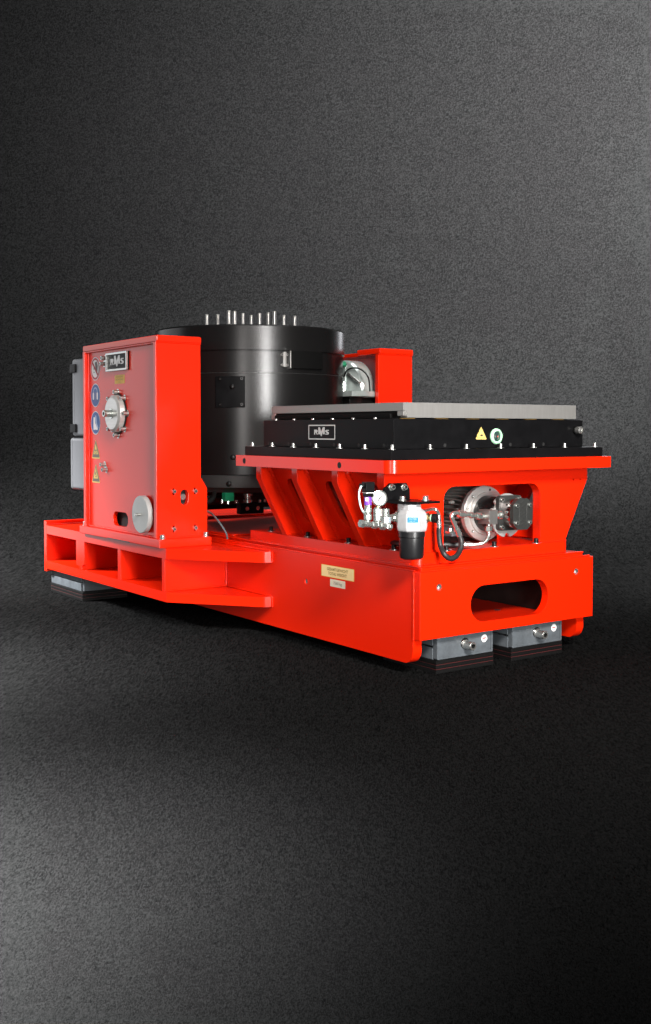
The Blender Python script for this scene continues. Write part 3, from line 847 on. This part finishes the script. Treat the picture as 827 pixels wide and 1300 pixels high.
weld(ped, (XBL, 0.117, 0.439), (0.262, 0.117, 0.439), 0.006); weld(ped, (0.99, 0.117, 0.439), (2 * CX - XBL, 0.117, 0.439), 0.006)
for p in ((0.108, 1.607), (0.098, 1.173), (0.085, 0.737), (0.070, 0.304)):
    bolt(K_PED, ped, (p[0], p[1], 0.4366))
for p in ((0.267, 0.105), (0.616, 0.105), (0.941, 0.105), (1.17, 0.105)):
    if p[0] < 1.1: bolt(K_PED, ped, (p[0], p[1], 0.4366))

# table top: thick red flange, black housing, grey slip plate
top = pr('table_flange', RED, mach, 'z', 0.8615, 0.926, rrect(-0.206, 1.440, -0.013, 1.512, (0.055, 0.012, 0.01, 0.01), 8),
         bevel=0.004)
for y in (0.41, 1.395):
    la('side_hole', DARK, top, (-0.2058, y + .01, 0.893), (-1, 0, 0), [(0.017, 0), (0.017, 0.0008), (0, 0.0008)], 20)
flg = pr('housing_flange', BLACKA, mach, 'z', 0.9263, 0.980, [(-0.166, 0.027), (1.406, 0.027), (1.406, 1.465), (-0.166, 1.465)], bevel=0.0025)
for y in (1.425, 1.199, 0.972, 0.742, 0.516, 0.288, 0.058):
    bolt(K_FLG, flg, (-0.136, y, 0.980))
for x in (0.113, 0.365, 0.616, 0.867, 1.118, 1.372):
    bolt(K_FLG, flg, (x, 0.057, 0.980))
for y in (1.32, 1.10, 0.87, 0.64, 0.41, 0.19):
    la('blind_hole', DARK, flg, (-0.0862, y, 0.998), (-1, 0, 0), [(0.010, 0), (0.010, 0.0006), (0, 0.0006)], 14)
for x in (0.26, 0.74, 1.0):
    la('blind_hole', DARK, flg, (x, 0.1095, 0.998), (0, -1, 0), [(0.010, 0), (0.010, 0.0006), (0, 0.0006)], 14)
hou = bx('bearing_housing', BLACKA, mach, -0.086, 1.326, 0.1096, 1.378, 0.9802, 1.137, bevel=0.003)
plate_c = (-0.0862, 0.757, 1.0665)
name_plate(plate_c, UY, NX, 0.262, 0.0830, 0.0065, 'thin silver outline with RMS on the black housing', BLACKA, 0.002, False)
# recessed guide rail between housing and plate, with the row of small screws
rail = bx('guide_rail', BLACKA, hou, -0.020, 1.260, 0.165, 1.350, 1.1372, 1.168, bevel=0.003)
bx('guide_wing', BLACKM, hou, -0.040, -0.0205, 0.200, 1.330, 1.1372, 1.166, bevel=0.006)
for y in (1.271, 1.075, 0.880, 0.685, 0.490, 0.295):
    bolt((0.0095, 0.008, 0.0, STEEL, STEEL, False), hou, (-0.063, y, 1.137))
for x in (0.20, 0.42, 0.64, 0.86, 1.08, -0.08 + .05):
    bx('brass_shim', COPPERW, hou, x, x + 0.085, 0.1105, 0.130, 1.1372, 1.1400, bevel=0)
sp = pr('slip_plate', PLATE, mach, 'y', 0.107, 1.384,
        [(-0.025, 1.178), (-0.025, 1.2215), (1.265, 1.2215), (1.265, 1.142), (-0.0, 1.1430), (-0.0, 1.178)], bevel=0.0015)
sp['label'] = 'flat grey slip plate'
bx('notch_block', BLACKM, sp, -0.020, 0.03, 0.16, 1.34, 1.1440, 1.1775, bevel=0.003)
bx('corner_lug', PLATE, sp, -0.024, -0.0005, 0.1075, 0.1595, 1.152, 1.1775, bevel=0.003)
bx('corner_lug', PLATE, sp, -0.024, -0.0205, 1.3405, 1.3835, 1.143, 1.1775, bevel=0.002)
# front of the housing
HY = 0.1096
t3 = flat('warning_sign', mach, [YEL, BROWNTX, BLKTX],
          [('poly', trir(.070, .084, .004), .0008, 0), ('poly', trir(.058, .068, .002), .0012, 1), ('poly', trir(.050, .058, .001), .0016, 0),
           ('poly', circ(.004, -.013, .009, 12, .006), .002, 2), ('poly', [(-.014, -.014), (-.004, -.008), (-.004, -.018)], .002, 1)],
          (0.519, HY, 1.063), (1, 0, 0), (0, -1, 0))
t3['label'] = 'small yellow warning triangle on the black housing'
eye = la('oil_sight_glass', GREENM, mach, (0.628, HY, 1.044), (0, -1, 0), [(0.024, 0.0), (0.043, 0.0), (0.044, 0.006), (0.040, 0.013), (0.030, 0.015), (0.027, 0.008)], 32)
la('glass', mat('sight_glass', (0.02, 0.04, 0.04), 0.08, spec=0.9), eye, (0.628, HY + .001, 1.044), (0, -1, 0), [(0.028, 0.004), (0.02, 0.008), (0, 0.010)], 24)
la('pointer_dot', REDTX, eye, (0.634, HY - .010, 1.043), (0, -1, 0), [(0, 0), (0.004, 0), (0.004, 0.001), (0, 0.001)], 10)
bx('glass_frame', CHROME, eye, 0.610, 0.618, HY - .012, HY - .006, 1.034, 1.054, bevel=0.001)
pg = la('hose_plug', BLACKR, mach, (1.262, HY, 1.078), (0, -1, 0), [(0, 0), (0.024, 0), (0.024, 0.016), (0.018, 0.018), (0.018, 0.026)], 24)
la('plug_nut', STEEL, pg, (1.262, HY - .018, 1.078), (0, -1, 0), [(0, 0.0), (0.0215, 0), (0.0215, 0.028), (0.012, 0.032), (0.010, 0.026), (0, 0.026)], 24)

# labels on the side of the base
lb = flat('weight_label', mach, [CREAM, YELO, BROWNTX],
          [('poly', rrect(-.160, .160, -.034, .034, .003, 2), .0006, 1), ('poly', rrect(-.156, .156, -.0315, .0315, .003, 2), .0009, 0),
           ('text', 'GESAMTGEWICHT', .0235, 0, .0125, .0014, 2, 0.0006, 1.05), ('text', 'TOTAL WEIGHT', .0235, 0, -.0125, .0014, 2, 0.0006, 1.05)],
          (0.0, 0.7265, 0.2743), UY, NX)
lb['label'] = 'cream label reading GESAMTGEWICHT TOTAL WEIGHT'
lb = flat('weight_label', mach, [PALE, GREYTX],
          [('poly', rrect(-.0735, .0735, -.021, .021, .002, 2), .0008, 0), ('text', '7560 kg', .0225, 0, 0, .0014, 1, 0.0, 1.15)],
          (0.0, 0.7245, 0.2110), UY, NX)
lb['label'] = 'small pale label with the weight in kg'

# ---------------------------------------------------------------- motor and pump in the opening
MX, MZ = 0.730, 0.604
MY = (0, 1, 0)
mot = bmesh.new()
lathe(mot, (MX, 0.335, MZ), MY, [(0.06, 0), (0.118, 0.0), (0.122, 0.04), (0.122, 0.46), (0.10, 0.48), (0, 0.48)], 48)
motor = finish(mot, 'electric_motor', GREYM, mach)
fin = None
for i in range(34):
    a = rad(360 / 34 * i)
    if fin is None:
        bm = bmesh.new(); box(bm, 0.118, 0.146, -0.205, 0.205, -0.0030, 0.0030)
        fin = finish(bm, 'cooling_fin', GREYM, motor, origin=(0, 0, 0), bevel=0.001, segs=1)
        fin.location = Vector((MX, 0.58, MZ)) - ORG[motor.name]; fin.rotation_euler = (0, -a, 0); ORG[fin.name] = Vector((MX, .58, MZ))
    else:
        share(fin, 'cooling_fin', motor, (MX, 0.58, MZ), (0, -a, 0))
for z in (MZ + .062, MZ - .002):
    for y in (0.42, 0.50, 0.60, 0.70):
        bm = bmesh.new(); box(bm, MX - .158, MX - .128, y, y + .022, z - .008, z + .008); cyl(bm, (MX - .157, y + .011, z), (-1, 0, 0), .006, .006, 8)
        finish(bm, 'fin_lug', GREYM, motor, bevel=0.002)
la('motor_flange', TURN, motor, (MX, 0.300, MZ), MY, [(0.085, -0.012), (0.120, -0.012), (0.122, 0.0), (0.150, 0.0), (0.158, 0.004), (0.158, 0.030), (0.150, 0.034), (0.08, 0.034)], 80)
for a in (75, 135, 165, 225, 285):
    la('flange_hole', DARK if a == 75 else STEEL, motor, (MX + .138 * math.cos(rad(a)), 0.2995, MZ + .138 * math.sin(rad(a))), (0, -1, 0), [(0.0075, 0), (0.0075, .002), (.004, .002), (0, -.001)], 12)
la('bell_housing', BLACKP, motor, (MX, 0.13, MZ), MY, [(0.05, 0.0), (0.098, 0.02), (0.102, 0.165), (0.08, 0.166)], 48)
foot = pr('motor_foot', CASTIRON, motor, 'y', 0.40, 0.70, [(0.565, 0.4715), (0.70, 0.4715), (0.70, 0.52), (0.655, 0.52), (0.635, 0.535), (0.62, 0.535), (0.597, 0.498), (0.565, 0.488)], bevel=0.003)
for y in (0.43, 0.60):
    bm = bmesh.new(); box(bm, 0.560, 0.60, y - .02, y + .02, 0.4885, 0.500); cyl(bm, (0.58, y, .5005), (0, 0, 1), .010, .018, 6); cyl(bm, (0.58, y, .518), (0, 0, 1), .005, .012, 10)
    finish(bm, 'foot_nut', CHROME, foot)
bx('mounting_rail', BLACKP, motor, 0.52, 0.94, 0.42, 0.72, 0.4372, 0.4712, bevel=0.003)
for x, y in ((0.40, 0.50), (0.455, 0.42), (0.50, 0.46)):
    bolt(K_BRK, motor, (x, y, 0.4372))
# pump
pump = mach
adp_outer = []
for i in range(72):
    a = 2 * math.pi * i / 72; r = 0.122
    for nt_ in (-90, 30, 150):
        dd = abs((math.degrees(a) - nt_ + 180) % 360 - 180)
        if dd < 7.6: r = 0.100 if dd < 5.1 else 0.110
    adp_outer.append((MX + r * math.cos(a), MZ + r * math.sin(a)))
pmp = pr('hydraulic_pump', TURN, mach, 'y', 0.122, 0.136, adp_outer, bevel=0.001, segs=1)
pr('pump_flange', PUMPG, pmp, 'y', 0.096, 0.1215, rrect(MX - .088, MX + .088, MZ - .082, MZ + .112, 0.022, 5), bevel=0.004)
PZ = 0.618
oval = [(MX + (0.070 if abs(math.cos(t)) > .0 else .07) * math.cos(t) * 1.03, PZ + 0.085 * math.sin(t)) for t in [2 * math.pi * i / 40 for i in range(40)]]
pr('pump_body', mat('pump_body_metal', (0.62, 0.56, 0.55), 0.2, 1.0, vary=0.1, vscale=30), pmp, 'y', 0.0265, 0.0955,
   [(MX + .066 * math.cos(t), PZ + .080 * math.sin(t)) for t in [2 * math.pi * i / 40 for i in range(40)]], bevel=0.003)
cap_poly = roundpoly([(MX - .074, PZ - .052), (MX - .036, PZ - .086), (MX + .036, PZ - .086), (MX + .074, PZ - .052),
                      (MX + .074, PZ + .052), (MX + .036, PZ + .086), (MX - .036, PZ + .086), (MX - .074, PZ + .052)], 0.018, 4)
cv = pr('pump_cover', PUMPG, pmp, 'y', 0.000, 0.026, cap_poly, bevel=0.004)
BR_ = pmp
for i in range(6):      # cast chevron ribs of the cover
    z = PZ - .070 + i * 0.024
    bm = bmesh.new(); tube(bm, [(MX - .022, 0.0, z + .008), (MX + .026, 0.0, z + .036)], 0.0028, 6)
    finish(bm, 'cover_rib', PUMPG, pmp, sharp=60)
for x in (-.026, .030):
    bm = bmesh.new(); tube(bm, [(MX + x, 0.0, PZ - .058), (MX + x, 0.0, PZ + .058)], 0.0022, 6); finish(bm, 'cover_rib', PUMPG, pmp, sharp=60)
for x, z in ((-.050, .048), (.050, .048), (-.050, -.048), (.050, -.048)):
    bolt(K_PMP, pmp, (MX + x, 0.0005, PZ + z), (0, -1, 0))
for x, z in ((-.068, .090), (.068, .090), (-.068, -.062), (.068, -.062)):
    bolt(K_PMP, pmp, (MX + x, 0.096, MZ + z), (0, -1, 0))

def stack(name, p, d, prof, m=CHROME, parent=None, n=6, **k):
    """a run of hex and round sections along d: (radius, length, sides)"""
    bm = bmesh.new(); p = Vector(p); d = Vector(d).normalized(); h = 0
    for r, l, sides in prof:
        cyl(bm, p + d * h, d, r, l, sides, ch=min(r, l) * .15, a0=.3); h += l - .0003
    return finish(bm, name, m, parent, sharp=30, **k), p + d * h

# fittings on the pump sides
f1, _ = stack('pump_fitting', (MX + .066, 0.05, PZ - .004), (1, -.1, .02), [(.030, .008, 20), (.022, .018, 6), (.018, .014, 16)], CHROME, pmp)
for z in (.016, -.018): bolt((.006, .008, 0.0, CHROME, CHROME, False), pmp, (MX + .072, 0.03, PZ + z), (.6, -1, 0))
# manifold block left of the pump
c = at(621.4, 648, y=-0.010)
blk = bx('valve_block', mat('block_steel', (0.60, 0.58, 0.56), 0.28, 0.9, vary=0.06, vscale=20), mach, c.x, c.x + .062, -0.010, 0.075, c.z - .076, c.z, bevel=0.003)
bc = Vector((c.x + .031, 0.03, c.z - .038))
stack('hex_fitting', bc + Vector((.031, 0, .004)), (1, 0, .03), [(.020, .016, 6), (.013, .012, 16), (.018, .020, 6), (.024, .014, 20)], CHROME, blk)
for z in (.014, -.014): bolt((.006, .010, 0.0, CHROME, CHROME, False), blk, (MX - .088, 0.03, PZ + z), (-1, -.6, 0))
# left run of fittings to the hose elbow
st0 = bc + Vector((-.031, 0, .002))
endp = at(577, 651.5, y=0.030)
dv = (endp - st0); Lr = dv.length
f2, e2 = stack('hex_fitting', st0, dv, [(.014, Lr * .10, 16), (.020, Lr * .17, 6), (.012, Lr * .10, 16), (.017, Lr * .12, 6), (.013, Lr * .14, 16), (.018, Lr * .09, 6), (.021, Lr * .16, 6)], CHROME, blk)
# lower fitting and bent pipe
stack('hex_fitting', bc + Vector((-.008, -.01, -.038)), (0, 0, -1), [(.012, .010, 16), (.020, .030, 6), (.013, .008, 16)], CHROME, blk)
q0 = bc + Vector((-.008, -.01, -.084))
tb('bent_pipe', CHROME, blk, [q0, q0 + Vector((0, 0, -.02)), q0 + Vector((-.012, .01, -.048)), q0 + Vector((-.045, .03, -.064)), q0 + Vector((-.075, .05, -.066))], .0105, 14)
q1 = q0 + Vector((-.072, .048, -.066))
dd = Vector((-.84, .54, 0))
stack('crimp_sleeve', q1, dd, [(.0145, .012, 18), (.0175, .014, 18), (.0160, .010, 18), (.0175, .014, 18), (.0160, .010, 18), (.0175, .012, 18)], STEEL, blk)
tb('pressure_hose', HOSE, mach, [q1 + dd * .068, q1 + dd * .12, q1 + dd * .20 + Vector((0, .0, 0)), q1 + dd * .34 + Vector((0, .05, 0)), q1 + dd * .40 + Vector((.1, .2, .0))], .0165, 14)

# ---------------------------------------------------------------- oil filter on its bracket
FX, FY = at(523, 650, y=-0.030).x, -0.030
FTOP = at(523, 642, y=FY).z
brk = pr('filter_bracket', BLACKA, mach, 'y', 0.1070, 0.1195,
         roundpoly([(-0.148, 0.712), (0.020, 0.712), (0.020, 0.770), (-0.004, 0.806), (-0.110, 0.806), (-0.148, 0.780)], 0.006, 3), bevel=0.002)
pr('bracket_shelf', BLACKA, brk, 'z', 0.7095, 0.7225, roundpoly([(-0.148, 0.1065), (0.020, 0.1065), (0.060, 0.02), (0.060, -0.085), (0.045, -0.10), (-0.10, -0.10), (-0.148, -0.02)], 0.006, 3), bevel=0.002)
for px in (497.2, 513): bolt(K_BRK, brk, at(px, 618.5, y=0.1065), (0, -1, 0))
for p in ((-0.100, 0.02), (-0.010, -0.050), (0.028, -0.012)): bolt((0.0135, .020, .021, CHROME, CHROME, False), brk, (p[0], p[1], 0.7227))

ftop = 0.7090
hb = bmesh.new()
def oct_ring(r, z, cxx=FX, cyy=FY, cut=0.42):
    pts = []
    for (u, v) in ((1, -cut), (1, cut), (cut, 1), (-cut, 1), (-1, cut), (-1, -cut), (-cut, -1), (cut, -1)):
        uu = cxx + r * (u * .813 - v * .583 * -1); vv = cyy + r * (-u * .583 * 1 + v * .813)
        pts.append((cxx + r * (u * math.cos(-.62) - v * math.sin(-.62)), cyy + r * (u * math.sin(-.62) + v * math.cos(-.62)), z))
    return [hb.verts.new(p) for p in pts]
rings = [oct_ring(.046, ftop - .0003), oct_ring(.046, ftop - .026), oct_ring(.062, ftop - .034), oct_ring(.072, ftop - .048), oct_ring(.076, ftop - .110), oct_ring(.072, ftop - .136), oct_ring(.055, ftop - .142)]
for a_, b_ in zip(rings, rings[1:]):
    for i in range(8): hb.faces.new((a_[i], a_[(i + 1) % 8], b_[(i + 1) % 8], b_[i]))
hb.faces.new(rings[0]); hb.faces.new(rings[-1])
bmesh.ops.recalc_face_normals(hb, faces=hb.faces)
flt = finish(hb, 'oil_filter', CASTAL, mach, bevel=0.007, segs=3)
bb = la('filter_bowl', mat('black_bowl', (0.008, 0.008, 0.009), 0.33, spec=0.6, bump=0.1, bscale=100), flt, (FX, FY, 0), (0, 0, 1),
   [(0, 0.430), (.045, 0.430), (.057, 0.436), (.062, 0.448), (.064, 0.540), (.068, 0.544), (.068, ftop - .138), (0, ftop - .138)], 40)
cy('mount_pad', CASTAL, flt, (-0.100, 0.02, 0.66), (0, 0, 1), .024, .0492, 20)
# the face of the filter towards the tripod carries the blue label
u_ = Vector((math.cos(YAW), -math.sin(YAW), 0)); n_ = Vector((-math.sin(YAW), -math.cos(YAW), 0))
lc = Vector((FX, FY, ftop - .076)) + n_ * .0748 + u_ * -.002
flat('filter_label', flt, [CYAN, LBLUE], [('poly', rrect(-.024, .030, -.014, .014, .002, 2), .0012, 0),
     ('text', 'FILTER', .012, .003, .004, .0018, 1, .0, 1.1), ('text', 'OIL 10', .008, .000, -.008, .0018, 1, 0, 1.1)], lc, u_, n_)
# right port: brass, green ring, black cap, then elbow to the loop hose
pA = Vector((FX, FY, ftop - .072)) + u_ * .070
ux = (u_ * .93 + n_ * .36).normalized()
rp, e = stack('port_fitting', pA, ux, [(.026, .016, 6), (.020, .012, 20)], BRASS, flt)
rp2, e = stack('green_washer', e, ux, [(.020, .006, 20)], GREENM, flt)
rp3, e = stack('port_cap', e, ux, [(.024, .026, 24)], BLACKR, flt)
ya = 0.045
tb('elbow_pipe', CHROME, flt, [pA + Vector((.0, .045, .030)), at(549, 646.5, y=ya), at(554, 648, y=ya), at(557, 653, y=ya), at(557, 658, y=ya)], .011, 14)
s0, s1 = at(557.2, 657, y=ya), at(557.6, 670.5, y=ya)
stack('crimp_sleeve', s0, s1 - s0, [(.0125, (s1 - s0).length * .3, 18), (.0150, (s1 - s0).length * .7, 18)], STEEL, flt)
yb_ = 0.02
lp = [at(557.6, 669.5, y=ya), at(557.8, 680, y=ya), at(559.5, 693, y=.035), at(564, 703, y=.0), at(571, 708.8, y=-.01), at(579, 706.5, y=-.01), at(584.5, 698, y=.005), at(586, 688, y=.02), at(583.5, 679.5, y=.03)]
tb('loop_hose', HOSE, mach, lp, .0145, 16)
t0, t1 = at(584, 681, y=.030), at(578.0, 667, y=.030)
stack('crimp_sleeve', t0, t1 - t0, [(.0155, (t1 - t0).length * .75, 18), (.012, (t1 - t0).length * .3, 18)], CHROME, blk)
tb('elbow_pipe', CHROME, blk, [at(579.0, 669, y=.03), at(575.5, 661, y=.03), at(573.8, 656, y=.03), at(576, 652, y=.03), at(581, 651, y=.03)], .0115, 14)

# left port: hex run, elbow, manifold with gauge and pressure sensor
pL = Vector((FX, FY, ftop - .070)) - u_ * .066
lx = (-u_ * .98 + n_ * .25 + Vector((0, 0, -.04))).normalized()
fl_, eL = stack('port_fitting', pL, lx, [(.036, .010, 28), (.030, .010, 6), (.022, .014, 20), (.019, .018, 6), (.014, .008, 16), (.018, .014, 6)], CHROME, flt)
YM = -0.075
def A(px, py, y=YM): return at(px, py, y=y)
man = stack('gauge_manifold', A(462, 665), A(491.5, 668.5) - A(462, 665), [(.016, .030, 20), (.013, .02, 6), (.018, .030, 6), (.014, .02, 16), (.019, .034, 6), (.014, .02, 16), (.017, .018, 6)], CHROME, mach)[0]
cy('end_nut', CHROME, man, A(457.2, 664.5), A(462, 665) - A(457, 664.5), .021, .022, 6)
cy('elbow_nut', CHROME, man, A(490.3, 670.8), (0, 0, 1), .0185, .026, 6)
cy('elbow_nut', CHROME, man, A(490.3, 664.4), (0, 0, 1), .024, .034, 6)
cy('elbow_nut', CHROME, man, A(489.8, 656.5), (0, 0, 1), .018, .042, 16)
cy('elbow_nut', CHROME, man, A(479.5, 666), (0, 0, 1), .014, .022, 16)
cy('gauge_stem', CHROME, man, A(479.5, 661.5), (0, 0, 1), .0195, .022, 6)
cy('gauge_stem', CHROME, man, A(479.5, 656.0), (0, 0, 1), .0215, .040, 6)
cy('gauge_stem', CHROME, man, A(479.7, 646.8), (0, 0, 1), .016, .012, 16)
cy('gauge_neck', BRASS, man, A(480, 645.2), (0, 0, 1), .011, .020, 8)
cy('sensor_stem', CHROME, man, A(467.3, 663.0), (0, 0, 1), .012, .020, 16)
cy('sensor_stem', CHROME, man, A(467.3, 660.0), (0, 0, 1), .0195, .028, 6)
cy('sensor_stem', CHROME, man, A(467.3, 653.2), (0, 0, 1), .0150, .018, 16)
cy('sensor_stem', CHROME, man, A(467.3, 650.4), (0, 0, 1), .0190, .022, 6)
cy('sensor_stem', CHROME, man, A(467.3, 645.3), (0, 0, 1), .0170, .020, 16)
# pressure sensor
ps = cy('pressure_sensor', PURPLE, mach, A(467.3, 641.4), (0, 0, 1), .0185, .042, 24)
w0 = A(467.3, 636.0)
bm = bmesh.new()
for i in range(5):
    a0, a1 = -YAW - math.pi / 2 - .75 + i * .16, -YAW - math.pi / 2 - .75 + (i + 1) * .16
    bm.faces.new([bm.verts.new((w0.x + .0189 * math.cos(a), w0.y + .0189 * math.sin(a), z)) for a, z in ((a0, w0.z), (a1, w0.z), (a1, w0.z + .018), (a0, w0.z + .018))])
finish(bm, 'white_label', WHITE, ps)
cy('sensor_collar', CHROME, ps, A(467.3, 630.9), (0, 0, 1), .013, .014, 16)
hd0 = A(467.8, 630.6)
def ang_box(name, m, parent, c, w, d, h, rot, bevel=.003):
    bm = bmesh.new(); box(bm, -w / 2, w / 2, -d / 2, d / 2, 0, h)
    bmesh.ops.rotate(bm, verts=bm.verts, cent=(0, 0, 0), matrix=Matrix.Rotation(rot, 3, 'Z'))
    bmesh.ops.translate(bm, verts=bm.verts, vec=c)
    return finish(bm, name, m, parent, bevel=bevel)
ang_box('sensor_base', BLACKA, ps, hd0, .042, .042, .018, -.2)
ang_box('sensor_seal', WHITE, ps, hd0 + Vector((0, 0, .0183)), .047, .047, .003, -.2, .0005)
ang_box('sensor_plug', BLACKA, ps, hd0 + Vector((0, 0, .0216)), .048, .050, .050, -.2)
cy('cable_gland', BLACKA, ps, hd0 + Vector((-.020, 0, .052)) - u_ * .002, -u_, .012, .026, 16)
tb('sensor_lead', CABLEL, ps, [A(459.0, 617), A(456.6, 623), A(456.2, 632), A(458.2, 643), A(461.5, 650), A(463.6, 652.5, .0)], .0052, 10)
# pressure gauge facing the viewer, slightly right
gc = A(480.2, 632.4, YM)
gn = (Vector((-0.30, -0.95, 0.02))).normalized()
gau = la('pressure_gauge', CHROME, mach, gc + gn * -.022, gn, [(0, 0), (.034, 0), (.037, .004), (.037, .034), (.0395, .036), (.0395, .044), (.034, .046), (.0335, .040), (0, .040)], 40)
dialc = gc + gn * .0185
gu = Vector((0, 0, 1)).cross(gn).normalized()
DIAL = mat('dial_white', (0.36, 0.36, 0.36), 0.5)
it = [('poly', circ(0, 0, .033, 32), .0, 0), ('poly', circ(0, 0, .004, 12), .0024, 1),
      ('poly', [(-.012, -.014), (-.009, -.016), (.017, .015), (.015, .016)], .002, 1)]
for i in range(11):
    a = rad(225 - 27 * i); ca, sa = math.cos(a), math.sin(a)
    it.append(('poly', [(.024 * ca - .0008 * sa, .024 * sa + .0008 * ca), (.030 * ca - .0008 * sa, .030 * sa + .0008 * ca), (.030 * ca + .0008 * sa, .030 * sa - .0008 * ca), (.024 * ca + .0008 * sa, .024 * sa - .0008 * ca)], .001, 1))
it.append(('text', 'bar', .008, 0, -.015, .001, 1, 0, 1)); it.append(('text', '0  16', .006, 0, -.024, .001, 1, 0, 1.6))
flat('gauge_dial', gau, [DIAL, BLKTX], it, dialc, gu, gn)

# ---------------------------------------------------------------- levelling mounts under the frame
def mount(x0, x1, y0, y1, ztop, label, screw=True, side=False):
    g = 0.006
    h = ztop + 0.200
    rub = 0.070
    o = bpy.data.objects.new('leveling_mount', None); link(o, None, ((x0 + x1) / 2, (y0 + y1) / 2, FLOOR + .0005))
    o['label'] = label; o['category'] = 'machine mount'; o['group'] = 'levelling mounts under the machine'
    zr = FLOOR + .0005
    # rubber pad in three bonded layers with thin red lines between
    zz = zr
    for k in range(3):
        bx('rubber_layer', BLACKR, o, x0 - .004, x1 + .004, y0 - .004, y1 + .004, zz, zz + rub / 3 - .0015, bevel=0.003)
        if k < 2: bx('bonding_layer', REDTHREAD, o, x0 - .002, x1 + .002, y0 - .002, y1 + .002, zz + rub / 3 - .0014, zz + rub / 3 - .0001, bevel=0)
        zz += rub / 3
    zb = zr + rub
    hh = ztop - zb
    yw = y0 + 0.030
    # lower and upper wedge with the inclined split between them
    lo = pr('lower_wedge', CASTIRON, o, 'x', x0, x1, [(yw, zb), (y1, zb), (y1, zb + hh * .50), (yw, zb + hh * .50)], bevel=0.004)
    up = pr('upper_wedge', CASTIRON, o, 'x', x0, x1, [(yw, zb + hh * .50 + .009), (y1, zb + hh * .50 + .009), (y1, ztop - .0005), (yw, ztop - .0005)], bevel=0.004)
    bx('wedge_core', DARK, o, x0 + .02, x1 - .02, yw + .01, y1 - .02, zb + hh * .5 + .0002, zb + hh * .5 + .0088, bevel=0)
    if side: return o
    fpl = pr('front_block', CASTIRON, o, 'y', y0, yw - .0005, rrect(x0 + .003, x1 - .003, zb + .003, ztop - .001, 0.006, 3), [circ((x0 + x1) / 2, zb + hh * .55, 0.030, 24)], bevel=0.003)
    pr('raised_border', CASTIRON, fpl, 'y', y0 - .005, y0 - .0004, rrect(x0 + .003, x1 - .003, zb + .003, ztop - .001, 0.006, 3),
       [rrect(x0 + .016, x1 - .016, zb + .014, ztop - .014, 0.006, 3)], bevel=0.002)
    xc, zc = (x0 + x1) / 2, zb + hh * .55
    la('screw_recess', DARK, o, (xc, yw - .001, zc), (0, -1, 0), [(0.030, 0), (0.030, .001), (0, .001)], 20)
    sc_ = stack('adjusting_screw', (xc, yw - .002, zc - .004), (0, -1, 0), [(.024, .030, 20), (.026, .010, 20)], STEEL, o)[0]
    bolt((.023, .055, 0, STEEL, STEEL, False), o, (xc + .0, y0 - .012, zc - .006), (0, -1, 0), 'screw_head')
    bd = flat('round_badge', fpl, [WHITE, REDTX], [('poly', circ(0, 0, .021, 24), .0006, 0), ('poly', rrect(-.014, .014, -.003, .004, .002, 2), .001, 1)], (x1 - .062, y0, zc + .012), (1, 0, 0), (0, -1, 0))
    return o
mount(0.157, 0.560, 0.0555, 0.50, -0.004, 'grey cast levelling block on black rubber under the front left corner, nearest the camera')
mount(0.702, 1.099, 0.0555, 0.50, -0.004, 'grey cast levelling block on black rubber under the front right, beside the rounded red tab')
def rear_mount():
    x0, x1, y0, y1 = -0.40, -0.045, 3.445, 4.08
    o = mount(x0, x1, y0, y1, -0.036 + .023, 'grey levelling block on black rubber under the left outrigger at the far end', side=True)
    bx('front_block', CASTIRON, o, x0 + .012, x1 - .01, y0 + .0005, y0 + .029, FLOOR + .0725, -0.014, bevel=0.003)
rear_mount()
